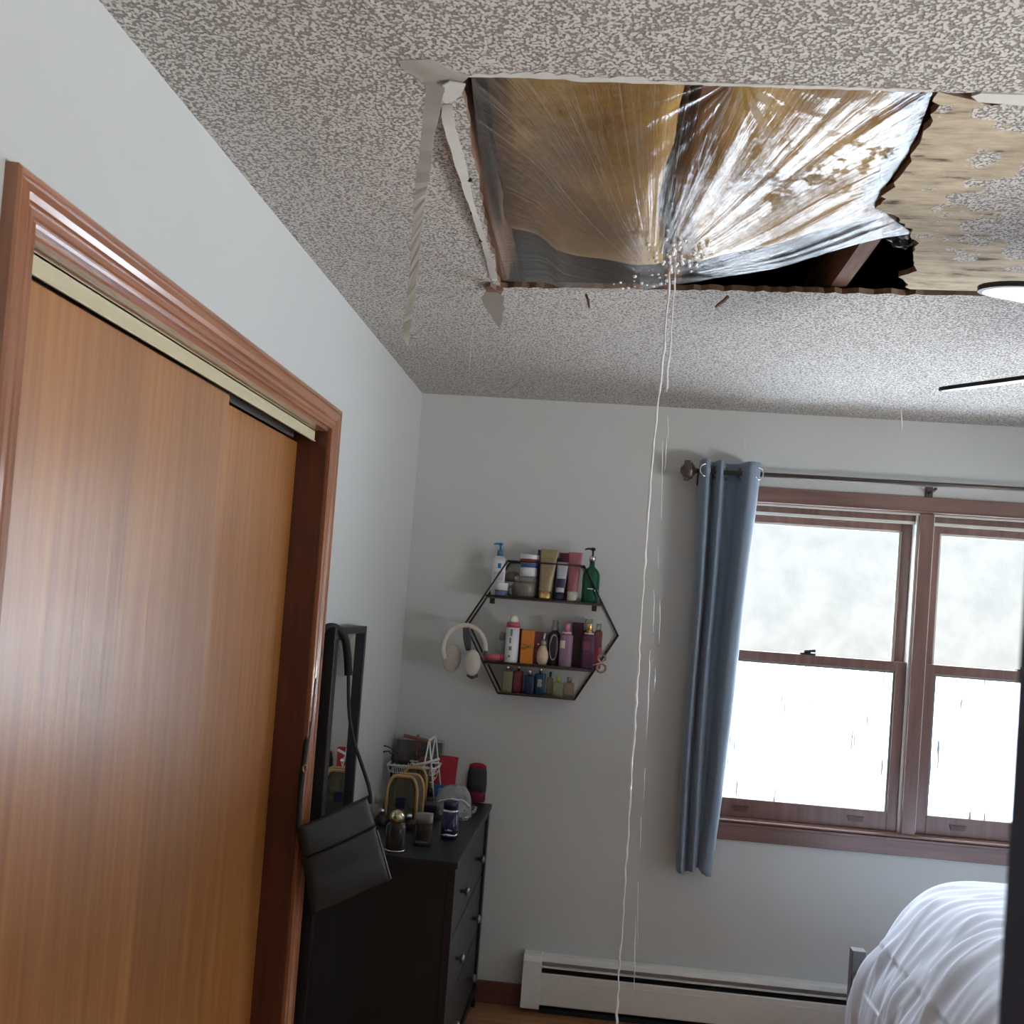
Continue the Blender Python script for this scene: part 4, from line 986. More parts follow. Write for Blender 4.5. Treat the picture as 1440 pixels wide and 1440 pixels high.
for k in range(4): label_band(o, .0267, .020 + .028 * k, .030 + .034 * k, mcol('slate_print', (120, 124, 136)), 1, 1, 2, a0=248 + 2 * k, a1=266 + (k % 2) * 8, name='print')
o = box_o('gift_carton', 740, ZM_, yf + .012, .050, .132, .034, ORG, 'orange carton tied with a shiny gold ribbon on the middle board')
x, y = shelf_pt(740, ZM_, yf + .012).x, yf + .012
m_ = MB(); m_.box((x - .0265, y - .0185, ZM_ + .062), (x + .0265, y + .0185, ZM_ + .066))
for s_ in (-1, 1):
    m_.tube([(x + .004, y - .020, ZM_ + .066), (x - .010, y - .024, ZM_ + .066 + s_ * .010), (x - .020, y - .021, ZM_ + .066 + s_ * .014)], [.003, .0045, .0015], 7, flat=.4); m_.tube([(x + .004, y - .020, ZM_ + .066), (x + .018, y - .022, ZM_ + .070 + s_ * .008)], [.003, .002], 6, flat=.5)
rb = m_.build('ribbon', GLD); rb.parent = o
mk = box_o('carton', 726, ZM_, BACK - .032, .036, .134, .026, MAR, 'maroon carton behind the white spray can on the middle board')
mk = box_o('carton', 757, ZM_, BACK - .032, .050, .128, .026, mcol('rose_card', (132, 70, 78)), 'dusty red carton behind the cream bulb bottle on the middle board')
o = base('perfume_bottle', 762, ZM_, yf - .002, 'round cream perfume bottle with swan-neck silver sprayer on the middle board', 'perfume')
lathe_part('body', [(.012, 0), (.020, .010), (.0235, .030), (.021, .052), (.013, .070), (.008, .078)], CRM, o); lathe_part('collar', [(.011, 0), (.011, .014), (.007, .018)], GRY, o, z0=.078); x, y, z = o.location
MB().tube([(x, y, z + .094), (x + .002, y, z + .108), (x + .004, y, z + .128)], [.006, .005, .0065], 10).build('sprayer', SIL, o); MB().lathe([(.001, -.005), (.005, -.002), (.005, .002), (.001, .005)], (x - .020, y, z + .080), 10).build('bulb', SIL, o)
o = base('spray_bottle', 777, ZM_, BACK - .060, 'dark bottle with a big oval grey label and grey cap on the middle board')
lathe_part('body', shoulder(.026, .135, .020, .012), mcol('charcoal', (52, 48, 56)), o); lathe_part('cap', [(.0155, 0), (.0155, .012), (.0125, .016), (.0125, .038), (.010, .042)], GRY, o, z0=.138)
x, y, z = o.location; m_ = MB()
N_ = 22; vs = []
for k in range(N_):
    a = 2 * PI * k / N_; u_, w_ = .019 * math.cos(a), .052 * math.sin(a) ; al = u_ / .0268; vs.append((x + .0270 * math.sin(al), y - .0270 * math.cos(al), z + .072 + w_))
m_.add(vs, [tuple(range(N_))]).build('oval_label', mcol('label_grey', (168, 168, 172)), o, flip=False)
o = base('body_mist_bottle', 794, ZM_, yf + .006, 'mauve body mist bottle with small cream label and pink cap on the middle board'); lathe_part('body', shoulder(.0255, .128, .006, .016), MAU, o, 1, .8, 3); lathe_part('collar', [(.019, .130), (.019, .136)], mcol('pale_pink', (226, 190, 204)), o); lathe_part('cap', [(.0125, .136), (.0125, .170), (.011, .172)], mcol('cap_pink', (190, 120, 146)), o)
label_band(o, .0258, .072, .102, mcol('cream_label', (214, 196, 186)), 1, .8, 3, a0=215, a1=262)
box_o('carton', 809, ZM_, BACK - .032, .046, .176, .030, mcol('dark_wine_card', (66, 32, 50)), 'tall dark wine-red carton between the mauve and plum bottles')
o = base('body_mist_bottle', 825, ZM_, yf + .004, 'plum coloured body mist bottle with gold cap on the middle board'); lathe_part('body', shoulder(.0265, .132, .006, .016), PUR, o, 1, .8, 3); lathe_part('collar', [(.019, .134), (.019, .140)], mcol('pale_cream', (226, 214, 196)), o); lathe_part('cap', [(.0125, .140), (.0125, .176), (.011, .178)], GLD, o)
label_band(o, .0268, .072, .106, mcol('wine_label', (128, 66, 84)), 1, .8, 3, a0=225, a1=285)
o = base('body_mist_bottle', 838, ZM_, yf + .022, 'clear rose bottle with clear cap at the right end of the middle board'); lathe_part('body', shoulder(.0165, .150, .006, .010), ROS, o, 1, .9, 3); lathe_part('cap', [(.010, .152), (.010, .178)], CLG, o)
label_band(o, .0168, .03, .085, mcol('deep_rose_print', (140, 40, 60)), 1, .9, 3)
o = base('body_mist_bottle', 824, ZM_, BACK - .034, 'clear capped bottle half hidden behind the plum bottle on the middle board'); lathe_part('body', shoulder(.022, .150, .006, .010), mcol('dusk_plum', (96, 60, 82)), o); lathe_part('cap', [(.016, .152), (.016, .190), (.012, .194)], CLG, o)

# bottom board: small perfume bottles
def perf(px, y, w, h, mat, capmat, label, capw=.35, caph=.016, power=4, name='perfume_bottle', extra=None):
    o = base(name, px, ZL_, y, label, 'perfume'); r = w / 2
    lathe_part('body', [(r * .95, 0), (r, .002), (r, h - .004), (r * .9, h), (r * capw * .8, h + .001), (r * capw * .8, h + .006)], mat, o, 1, .6, power)
    lathe_part('cap', [(r * capw, h + .006), (r * capw, h + .006 + caph), (r * capw * .85, h + .008 + caph)], capmat, o); return o
perf(712, yf, .042, .082, PGR, SIL, 'pale yellow-green perfume bottle at the left end of the bottom board')
perf(727, yf + .018, .042, .086, ROS, SIL, 'rosy pink perfume bottle, second from the left on the bottom board')
perf(743, yf - .002, .041, .072, NVG, SIL, 'navy square perfume bottle left of the one with the silver emblem')
o = perf(758, yf + .006, .043, .084, TEA, SIL, 'deep teal blue perfume bottle with silver emblem on the bottom board')
x, y, z = o.location; MB().prism([(-.008, -.014), (.008, -.014), (.010, -.004), (.007, .004), (.010, .014), (0, .018), (-.010, .014), (-.007, .004), (-.010, -.004)], 0, .0015, lambda u, v, h: (x + u, y - .0142 - h, z + .045 + v)).build('emblem', SIL, o)
perf(772, yf + .012, .026, .070, AMB, M_blackwood, 'slim faint amber perfume bottle beside the teal bottle')
perf(783, yf - .004, .042, .056, PGR, mcol('lime_cap', (176, 186, 84)), 'square pale green perfume bottle with lime cap on the bottom board', .36, .018)
perf(799, yf, .042, .058, AMB, mcol('smoke_cap', (132, 128, 128)), 'square faint amber perfume bottle at the right end of the bottom board', .5, .014)

# ---- headphones hung on the left corner of the hexagon
M_hp = simple('headphone_ivory', srgb(196, 190, 178), 0.45); M_hpd = simple('headphone_dark', srgb(70, 68, 76), 0.5)
lv = hexv(PI, SD)
hp = empty('headphones', (lv.x, SD - .02, lv.z), 'ivory over-ear headphones hanging from the left corner of the hexagon shelf', 'headphones')
cc = at(653, 912, 1, SD - .012); R1, R2 = .081, .092
def hpt(a, dy=0.0): return Vector((cc.x + R1 * math.cos(a), SD - .012 + dy + .02 * math.cos(a), cc.z + R2 * math.sin(a)))
MB().tube([hpt(math.radians(-14 + 7.0 * i)) for i in range(33)], [.0055] * 33, 10, flat=1.8).build('headband', M_hp, hp)
MB().tube([hpt(math.radians(-14 + 3 * i)) + Vector((.001, 0, 0)) for i in range(5)], .0062, 10, flat=1.6).build('slider', M_hpd, hp)
for (px, py, rx, rz, dy, nm) in ((635, 925, .037, .056, .028, 'ear_cup'), (664, 932, .033, .050, -.018, 'ear_cup')):
    p = at(px, py, 1, SD - .012 + dy); m_ = MB().lathe([(.3, -.022), (.8, -.020), (1, -.012), (1.03, 0), (1, .010), (.7, .018), (.3, .020)], (0, 0, 0), 26)
    m_.v = [Vector((p.x + q.x * rx, p.y + q.z, p.z + q.y * rz)) for q in m_.v]; ecp = m_.build(nm, M_hp, hp)
    m_ = MB().lathe([(.75, .014), (.92, .020), (.9, .028), (.6, .026)], (0, 0, 0), 26); m_.v = [Vector((p.x + q.x * rx, p.y + q.z, p.z + q.y * rz)) for q in m_.v]; m_.build('ear_cushion', M_hpd, ecp)
p = at(664, 949, 1, SD - .03); MB().tube([(p.x - .020, p.y + .01, p.z), (p.x, p.y + .004, p.z - .006), (p.x + .020, p.y + .01, p.z)], [.006, .008, .006], 8, flat=1.5).build('cup_yoke', M_hpd, hp)
a_, b_ = at(655, 878, 1, SD - .01), at(659, 915, 1, SD - .01)
o = MB().grid(lambda u, v: a_.lerp(b_, v) + Vector(((u - .5) * (.020 + .012 * math.sin(PI * v)), -.004 + .004 * math.sin(6 * v), 0)), 6, 12, thick=lambda u, v: a_.lerp(b_, v) + Vector(((u - .5) * (.020 + .012 * math.sin(PI * v)), -.001 + .004 * math.sin(6 * v), 0))).build('hanging_strap', M_hpd); o['label'] = 'dark fabric strap'; o.parent = hp; o.location = -hp.location
# twine charm on the right
tp = at(846, 932, 1, SD - .012)
tw = empty('twine_charm', tuple(tp), 'small wreath-like charm tied with pale twine on the right side of the hexagon shelf', 'ornament')
M_twine = simple('pale_twine', srgb(204, 192, 160), 0.8); M_wr = simple('braided_cord', srgb(150, 130, 126), 0.8, var=.3, scale=300)
for dz, r_ in ((.016, .014), (-.020, .017)): MB().tube([(tp.x + r_ * math.cos(2 * PI * k / 20), tp.y + .003 * math.sin(k * 2.2), tp.z + dz + r_ * math.sin(2 * PI * k / 20)) for k in range(20)], [.004 + .0012 * (k % 2) for k in range(20)], 7, closed=True).build('ring', M_wr, tw)
MB().tube([(tp.x - .032, tp.y - .006, tp.z - .012), (tp.x - .012, tp.y - .008, tp.z - .003), (tp.x, tp.y - .008, tp.z), (tp.x + .022, tp.y - .006, tp.z - .006)], .0022, 6).tube([(tp.x - .014, tp.y - .008, tp.z + .012), (tp.x, tp.y - .009, tp.z), (tp.x + .016, tp.y - .007, tp.z + .008)], .0022, 6).build('bow', M_twine, tw)

# ================================================================== DRESSER
DX0, DX1, DY0, DY1, DZ = 0.016, 0.405, 3.165, 4.128, 0.794
dr = empty('dresser', ((DX0 + DX1) / 2, (DY0 + DY1) / 2, 0), 'tall black dresser in the corner, crowded with perfumes and bags', 'dresser')
box('top', (DX0 - .000, DY0 - .006, DZ - .022), (DX1 + .012, DY1 + .006, DZ), M_blackwood, dr, .003)
c_ = MB(); c_.box((DX0, DY0 + .004, .05), (DX1 - .018, DY0 + .022, DZ - .022)); c_.box((DX0, DY1 - .022, .05), (DX1 - .018, DY1 - .004, DZ - .022)); c_.box((DX0, DY0 + .022, .05), (DX0 + .01, DY1 - .022, DZ - .022)); c_.box((DX0 + .01, DY0 + .022, .05), (DX1 - .018, DY1 - .022, .07))
c_.build('carcass', M_blackwood, dr)
st = MB(); st.box((DX1 - .018, DY0, .0), (DX1 + .006, DY0 + .045, DZ - .022)); st.box((DX1 - .018, DY1 - .045, .0), (DX1 + .006, DY1, DZ - .022)); st.box((DX1 - .018, DY0 + .045, DZ - .045), (DX1 + .004, DY1 - .045, DZ - .022)); st.box((DX1 - .018, DY0 + .045, .05), (DX1 + .004, DY1 - .045, .08))
st.build('face_frame', M_blackwood, dr, .002)
M_drawer = simple('dark_drawer_front', srgb(38, 39, 44), 0.45, var=.1, scale=10)
M_knob = simple('pewter', srgb(130, 132, 138), 0.3, 0.9)
for k in range(3):
    z0 = .084 + k * .222; f_ = box('drawer', (DX1 - .016, DY0 + .049, z0), (DX1 - .004, DY1 - .049, z0 + .214), M_drawer, dr, .002)
    for y in (DY0 + .26, DY1 - .26):
        m_ = MB().lathe([(.006, 0), (.006, .012), (.015, .018), (.016, .026), (.008, .031)], (0, 0, 0), 16); m_.v = [Vector((DX1 - .004 + q.z, y + q.x, z0 + .107 + q.y)) for q in m_.v]; m_.build('knob', M_knob, f_)

# ---- mirror on the wall beside the closet
M_mir, n, b = newmat('mirror_glass'); setp(b, Base_Color=(0.86, 0.88, 0.88, 1), Roughness=0.015, Metallic=1.0)
mi = empty('wall_mirror', (0.0, 3.05, 0.25), 'tall narrow mirror with deep black frame hung on the wall beside the dresser', 'mirror')
MY0, MY1, MZ0, MZ1, MD = 2.905, 3.300, 0.10, 1.492, 0.044
f_ = MB()
# hollow frame with a raised outer lip
for (a, b_) in (((.001, MY0, MZ0), (MD, MY0 + .045, MZ1)), ((.001, MY1 - .022, MZ0), (MD, MY1, MZ1)), ((.001, MY0 + .022, MZ1 - .022), (MD, MY1 - .022, MZ1)), ((.001, MY0 + .022, MZ0), (MD, MY1 - .022, MZ0 + .022))): f_.box(a, b_)
f_.build('frame', M_blackwood, mi, .002)
box('mirror_glass', (.003, MY0 + .040, MZ0 + .02), (.028, MY1 - .020, MZ1 - .020), M_mir, mi)
box('backing', (.0005, MY0 + .020, MZ0 + .02), (.003, MY1 - .020, MZ1 - .020), M_blackwood, mi)

# ---- black crossbody bag hung over the mirror corner
M_bag = simple('black_leather', srgb(21, 22, 25), 0.5, var=.12, scale=30, bump=.15); M_strap = simple('black_strap', srgb(9, 9, 11), 0.7)
bagc = [at(417, 1165, 1, 2.78), at(516, 1120, 1, 2.965), at(549, 1238, 1, 2.985), at(440, 1288, 1, 2.82)]
bag = empty('crossbody_bag', tuple((bagc[0] + bagc[1] + bagc[2] + bagc[3]) / 4), 'flat black leather crossbody bag hanging tilted by its strap from the mirror corner', 'bag')
nb = (bagc[1] - bagc[0]).cross(bagc[3] - bagc[0]).normalized()
if nb.dot(CAM - bagc[0]) < 0: nb = -nb
def bagp(u, v): return bagc[0] * (1 - u) * (1 - v) + bagc[1] * u * (1 - v) + bagc[2] * u * v + bagc[3] * (1 - u) * v
def puff(u, v): return .022 * (max(0, 4 * u * (1 - u)) ** .35) * (max(0, 4 * v * (1 - v)) ** .35) + .0035 * noise.noise(Vector((u * 4, v * 4, 1)))
MB().grid(lambda u, v: bagp(u, v) + nb * puff(u, v), 24, 24, thick=lambda u, v: bagp(u, v) - nb * (.004 + .3 * puff(u, v))).build('bag_body', M_bag, bag)
flp = MB().grid(lambda u, v: bagp(u, v * .34 - .012) + nb * (puff(u, .10 + v * .36) + .005 - .002 * u), 24, 10, thick=lambda u, v: bagp(u, v * .34 - .012) + nb * (puff(u, .10 + v * .36) + .002 - .002 * u)).build('flap', M_bag, bag)
MB().tube([bagp(0.02 + .96 * i / 16, .335) + nb * (puff(.02 + .96 * i / 16, .42) + .006) for i in range(17)], .0022, 6).build('piping', M_strap, bag)
MB().tube([bagp(1.0, .40 + .58 * i / 10) + nb * .004 for i in range(11)], .0028, 6).build('edge_trim', simple('worn_edge', srgb(120, 124, 132), 0.35), bag)
top1 = Vector((MD * .55, MY0 + .006, MZ1 + .004))
sl = [bagc[0] + Vector((.004, 0, 0)), at(424, 1100, 1, 2.80), at(437, 1000, 1, 2.84), at(449, 920, 1, 2.86), at(453, 890, 1, 2.885), at(462, 881, 1, 2.90), at(474, 884, 1, 2.93), at(485, 898, 1, 2.955), at(489, 925, 1, 2.958), at(490, 950, 1, 2.955)]
sl2 = [at(490, 950, 1, 2.955), at(491, 1000, 1, 2.96), at(497, 1040, 1, 2.965), at(507, 1070, 1, 2.968), at(519, 1108, 1, 2.968), at(521, 1128, 1, 2.965), bagc[1]]
def strap_mesh(P_, w, name):
    n_ = 60; L_ = [plin([tuple(p) for p in P_], i / n_) for i in range(n_ + 1)]
    return MB().tube(L_, w, 8, flat=.6).build(name, M_strap, bag)
strap_mesh(sl, .012, 'strap'); strap_mesh(sl2, .009, 'strap')
p = at(430, 1080, 1, 2.805); MB().tube([p + Vector((.006 * math.cos(2 * PI * k / 12), -.008, .010 * math.sin(2 * PI * k / 12))) for k in range(12)], .0022, 6, closed=True).build('buckle', GLD, bag)

# ================================================================== ON THE DRESSER
TZ = DZ + .0006
def tp_(px, py): p = at(px, py, 2, TZ); return p
def dbase(name, px, py, label, cat, group=None): return empty(name, tuple(tp_(px, py)), label, cat, group)
def item_scale(p): return 1 / 1443.0 * (p - CAM).dot(f0)    # metres per picture pixel at that point
G2 = 'perfumes on the dresser'
BKG = glassy('smoky_glass', srgb(60, 56, 50), 0.55); COB = mcol('cobalt_glass', (14, 22, 64), 0.12)
# blue and silver bottle
o = dbase('perfume_bottle', 631, 1178, 'cobalt blue perfume bottle with silver bands, nearest the front edge of the dresser', 'perfume', G2); s_ = item_scale(o.location)
r_ = 11.5 * s_
lathe_part('body', [(r_ * .9, 0), (r_, .004), (r_, 38 * s_)], COB, o, power=2.6); lathe_part('silver_band', [(r_ * 1.06, .008), (r_ * 1.1, .013), (r_ * 1.02, .018)], SIL, o); lathe_part('silver_band', [(r_ * 1.03, .026), (r_ * 1.05, .030), (r_, .034)], SIL, o)
lathe_part('cap', [(r_ * .92, 38 * s_), (r_ * .92, 50 * s_), (r_ * .8, 52 * s_)], COB, o); lathe_part('cap_ring', [(r_ * 1.0, 36 * s_), (r_ * 1.02, 38 * s_), (r_ * .95, 40 * s_)], SIL, o)
# square smoky bottle with clear thick base
o = dbase('perfume_bottle', 594, 1188, 'square smoky glass perfume bottle with grey cap, beside the blue one', 'perfume', G2); s_ = item_scale(o.location); r_ = 12.5 * s_
lathe_part('body', [(r_, 0), (r_, .004), (r_, 30 * s_), (r_ * .9, 31 * s_)], BKG, o, 1, .7, 6); lathe_part('cap', [(r_ * .96, 31 * s_), (r_ * .96, 44 * s_)], mcol('pewter_grey', (126, 124, 122)), o, 1, .7, 6)
x, y, z = o.location; MB().box((x - r_ * .75, y - r_ * .73, z + .010), (x + r_ * .7, y - r_ * .71, z + .016)).build('silver_lettering', SIL, o)
# brown bottle, silver dome
o = dbase('perfume_bottle', 555, 1196, 'olive brown round perfume bottle with bright silver cap at the front left of the dresser', 'perfume', G2); s_ = item_scale(o.location); r_ = 14 * s_
lathe_part('body', [(r_ * .9, 0), (r_, .003), (r_ * 1.0, 34 * s_), (r_ * .7, 40 * s_)], BKG, o); lathe_part('cap', [(r_ * .72, 40 * s_), (r_ * .74, 50 * s_), (r_ * .5, 55 * s_), (r_ * .15, 57 * s_)], simple('champagne_metal', srgb(190, 180, 150), .2, .9), o); lathe_part('foot_ring', [(r_ * 1.02, .001), (r_ * 1.04, .004), (r_ * 1.02, .006)], SIL, o)
for (px, py, w_, h_, mt, cm_, lab) in ((574, 1166, 7, 20, BKG, SIL, 'tiny dark bottle with silver top between the olive and square perfumes'), (529, 1150, 8, 32, mcol('ivory_bottle', (150, 148, 140)), mcol('pearl_cap', (186, 184, 172)), 'small ivory capped bottle at the far left of the dresser top'),
                                     (535, 1160, 7, 22, mcol('black_glass', (26, 26, 30)), SIL, 'small black and silver bottle at the left edge of the dresser top, beside the bag'), (602, 1138, 9, 28, mcol('dark_amber', (60, 44, 34)), M_blackwood, 'short dark amber bottle between the tan-trimmed pouches and the clear bag'),
                                     (617, 1140, 6, 30, CLG, mcol('teal_cap', (110, 150, 150)), 'slim clear bottle with teal cap beside the clear zip bag')):
    o = dbase('perfume_bottle', px, py, lab, 'perfume', G2); s_ = item_scale(o.location); r_ = w_ * s_
    lathe_part('body', [(r_ * .95, 0), (r_, .003), (r_, h_ * .6 * s_), (r_ * .5, h_ * .68 * s_)], mt, o, power=3); lathe_part('cap', [(r_ * .6, h_ * .68 * s_), (r_ * .6, h_ * s_), (r_ * .4, (h_ + 1.5) * s_)], cm_, o)
# two tan-trimmed clear pouches
M_tan = simple('tan_leather_trim', srgb(190, 148, 92), 0.5); CLR = glassy('smoky_vinyl', srgb(120, 118, 100), 0.45)
def pouch(pxc, pyb, wpx, hpx, dep, label, navy=False):
    o = dbase('clear_pouch', pxc, pyb, label, 'pouch'); s_ = item_scale(o.location); x, y, z = o.location; w, h = wpx * s_ / 2, hpx * s_
    out = [(-w, 0)] + [(-w + w * .55 * (1 - math.cos(a)), h * .62 + h * .38 * math.sin(a)) for a in [PI / 2 * i / 8 for i in range(9)]] + [(w - w * .55 * (1 - math.cos(a)), h * .62 + h * .38 * math.sin(a)) for a in [PI / 2 * (8 - i) / 8 for i in range(9)]] + [(w, 0)]
    MB().prism(out, 0, dep, lambda u, v, q: (x + u + q * .25, y + q, z + v)).build('pouch_body', CLR, o)
    for q in (0.0, dep): MB().tube([(x + u + q * .25, y + q, z + max(v, .004)) for u, v in out], .0055, 8).build('leather_trim', M_tan, o)
    if navy: MB().box((x - .018, y - .004, z + h * .32), (x + .014, y - .0005, z + h * .55)).build('navy_label', NVY, o)
    MB().box((x - w * .8, y + .006, z + .003), (x + w * .8, y + dep - .006, z + h * .3)).build('contents', M_blackwood, o)
    return o
pouch(562, 1158, 43, 66, .055, 'nearer clear pouch with tan leather trim and a navy label on the dresser', True)
pouch(580, 1138, 34, 58, .045, 'farther clear pouch with tan leather trim, below the white wire basket')
# white wire basket on an A-frame, heaped with sunglasses
M_wire = simple('white_coated_wire', srgb(226, 228, 226), 0.4)
bc = tp_(583, 1131); s_ = item_scale(bc)
bk = empty('wire_basket', tuple(bc), 'white wire basket raised on an A-shaped white frame at the back of the dresser', 'basket')
def bpt(px, py, dy=0.0): return at(px, py, 1, bc.y + dy)
zr, zb_ = bpt(583, 1074).z, bpt(583, 1094).z; x0, x1 = bpt(550, 1074).x, bpt(617, 1074).x; ya, yb2 = bc.y - .075, bc.y + .06
def ringp(z, ins=0.0): return [(x0 + ins, ya + ins, z), (x1 - ins, ya + ins, z), (x1 - ins, yb2 - ins, z), (x0 + ins, yb2 - ins, z)]
m_ = MB()
for z_, ins, r_ in ((zr, 0, .0042), (zb_, .014, .0022), ((zr + zb_) / 2, .007, .0018)):
    q = ringp(z_, ins)
    for i in range(4): m_.tube([q[i], q[(i + 1) % 4]], r_, 6)
for i in range(11):
    t_ = i / 10; m_.tube([(x0 + (x1 - x0) * t_, ya, zr), (x0 + .014 + (x1 - x0 - .028) * t_, ya + .014, zb_), (x0 + .014 + (x1 - x0 - .028) * t_, yb2 - .014, zb_), (x0 + (x1 - x0) * t_, yb2, zr)], .0016, 5)
m_.build('basket_wires', M_wire, bk)
for (a, b_) in (((604, 1039), (586, 1112)), ((604, 1039), (612, 1128))):
    A = at(a[0], a[1], 1, ya - .006); B_ = at(b_[0], b_[1], 1, ya - .006); B_.z = TZ + .003
    Bq = A.lerp(B_, 1.0); MB().tube([A, Bq], .0050, 8, flat=.6).build('frame_leg', M_wire, bk)
for (a, b_) in (((604, 1039), (590, 1112)), ((604, 1039), (614, 1128))):
    A = at(a[0], a[1], 1, ya - .006); A.y = yb2 + .006; B_ = at(b_[0], b_[1], 1, ya - .006); B_.y = yb2 + .006; B_.z = TZ + .003
    MB().tube([A, B_], .0045, 8, flat=.6).build('frame_leg', M_wire, bk)
MB().tube([at(604, 1041, 1, ya - .006), at(604, 1041, 1, ya - .006) + Vector((0, yb2 - ya + .012, 0))], .004, 8).build('ridge_bar', M_wire, bk)
MB().tube([at(581, 1076, 1, ya - .008), at(600, 1073, 1, ya - .008), at(618, 1067, 1, ya - .008)], [.0052, .0055, .005], 8).build('rail', M_wire, bk)
MB().tube([(bpt(586, 1070).x + .012 * math.cos(PI * i / 10), ya - .004, zr + .014 * math.sin(PI * i / 10)) for i in range(11)], .0028, 6).build('handle_loop', M_wire, bk)
# things in the basket
M_sun = simple('smoke_brown_plastic', srgb(58, 48, 50), 0.25)
sg = bpt(562, 1057); zs = zb_ + .004
o = empty('sunglasses', (sg.x, bc.y - .02, zr), 'dark brown sunglasses lying on top of the white wire basket', 'sunglasses')
MB().lathe([(.012, -.020), (.030, -.014), (.036, 0), (.030, .012), (.010, .018)], (sg.x + .010, bc.y - .02, zr + .018), 20, 0, 1.1, .6).build('lenses', M_sun, o)
for k, dz in ((0, 0.0), (1, .016)): MB().tube([(sg.x - .01 + .012 * k, bc.y - .03, zr + .022 + dz), (sg.x - .034, bc.y - .045, zr + .046 + dz), (sg.x - .052, bc.y - .05, zr + .044 + dz * 1.4), (sg.x - .066, bc.y - .05, zr + .034 + dz * 1.6)], .0030, 6).build('temple', M_sun, o)
o = MB().lathe([(.010, 0), (.030, .006), (.034, .022), (.024, .036), (.008, .040)], (bpt(598, 1060).x, bc.y + .01, zr - .010), 16, 0, .8, .7).build('hair_claw', mcol('brick_brown', (110, 62, 58))); tag(o, 'reddish brown hair claw heaped in the white wire basket', 'hair claw')
# wooden T stand
jt = empty('jewellery_stand', (bpt(588, 1050).x, bc.y + .072, TZ), 'small wooden T-bar jewellery stand rising behind the wire basket', 'jewellery stand')
M_tw = simple('orange_brown_wood', srgb(150, 104, 78), 0.5, var=.2, scale=40); yj = bc.y + .072
A, B_ = at(568, 1034, 1, yj), at(607, 1043, 1, yj); MB().tube([A, A.lerp(B_, .5), B_], .0075, 10).build('cross_bar', M_tw, jt)
c0 = at(588, 1038, 1, yj); MB().tube([(c0.x, yj, c0.z + .014), (c0.x, yj, TZ + .01)], .006, 10).build('post', M_tw, jt); MB().lathe([(.018, 0), (.018, .008), (.01, .012)], (c0.x, yj, TZ), 20).build('stand_base', M_tw, jt)
m_ = MB(); rnd = random.Random(8)
for k in range(6):
    xx = c0.x - .006 + .004 * k; zz = c0.z - .008; m_.tube([(xx, yj - .010, zz), (xx - .006 + rnd.random() * .006, yj - .014, zz - .05), (xx + .004, yj - .012, zz - .085 - rnd.random() * .02)], .0022, 5)
m_.build('hanging_bracelets', mcol('bracelet_brown', (92, 60, 56)), jt)
# translucent box at the back
cb_ = at(590, 1068, 1, BACK - .03)
CLB = glassy('frosted_acrylic', srgb(168, 168, 166), 0.30, 0.25); x0_, x1_ = at(553, 1068, 1, BACK - .05).x, at(622, 1068, 1, BACK - .05).x
ob = empty('acrylic_box', ((x0_ + x1_) / 2, BACK - .045, TZ), 'tall frosted clear box standing against the wall behind the wire basket', 'box')
x0_ = max(x0_, .02); zt_ = at(590, 1041, 1, BACK - .05).z
m_ = MB(); m_.box((x0_, BACK - .078, TZ), (x1_, BACK - .075, zt_)); m_.box((x0_, BACK - .022, TZ), (x1_, BACK - .019, zt_)); m_.box((x0_, BACK - .075, TZ), (x0_ + .003, BACK - .022, zt_)); m_.box((x1_ - .003, BACK - .075, TZ), (x1_, BACK - .022, zt_)); m_.build('box_wall', CLB, ob)
box('box_rim', (x0_ - .001, BACK - .080, zt_), (x1_ + .001, BACK - .017, zt_ + .003), GRY, ob); box('folded_cloth', (x0_ + .09, BACK - .070, TZ + .001), (x1_ - .006, BACK - .026, zt_ - .05), mcol('faded_red', (150, 70, 70)), ob, .006)
# red envelope card
M_red = mcol('red_paper', (176, 46, 54), 0.7); a_ = at(646, 1064, 1, BACK - .05); b_ = at(609, 1112, 1, BACK - .05)
o = MB().prism([(b_.x - .006, TZ), (a_.x - .008, TZ), (a_.x, a_.z), (at(617, 1063, 1, BACK - .05).x, a_.z + .004), (b_.x - .004, TZ + .08)], 0, .010, lambda u, v, h: (u, BACK - .098 + h + (v - TZ) * .12, v)).build('red_envelope', M_red, bevel=.001); tag(o, 'large bright red paper envelope standing behind the clear bag on the dresser', 'envelope')
# dark knit roll with red cap
o = dbase('knit_hat', 669, 1126, 'dark grey knit hat with red top and maroon base, rightmost on the dresser', 'hat'); s_ = item_scale(o.location); r_ = 13.5 * s_
lathe_part('maroon_base', [(r_ * .95, 0), (r_, .006), (r_, 14 * s_)], mcol('maroon_knit', (104, 26, 44), .9), o, 1, .8, 2.6)
lathe_part('grey_knit', [(r_ * 1.02, 14 * s_), (r_ * 1.06, 26 * s_), (r_ * 1.0, 40 * s_), (r_ * .9, 47 * s_)], simple('charcoal_knit', srgb(58, 62, 66), .95, var=.3, scale=220, bump=.6), o, 1, .8, 2.6)
lathe_part('red_top', [(r_ * .88, 46 * s_), (r_ * .9, 50 * s_), (r_ * .55, 53 * s_), (r_ * .2, 54 * s_)], mcol('red_knit', (150, 30, 42), .9), o, 1, .8, 3)
# blue box
o = dbase('blue_carton', 617, 1130, 'small bright blue carton between the wire frame and the clear bag', 'box'); s_ = item_scale(o.location); x, y, z = o.location
box('carton_body', (x - 11 * s_, y, z), (x + 12 * s_, y + .03, z + 26 * s_), mcol('sky_blue_card', (60, 104, 160)), o, .001)
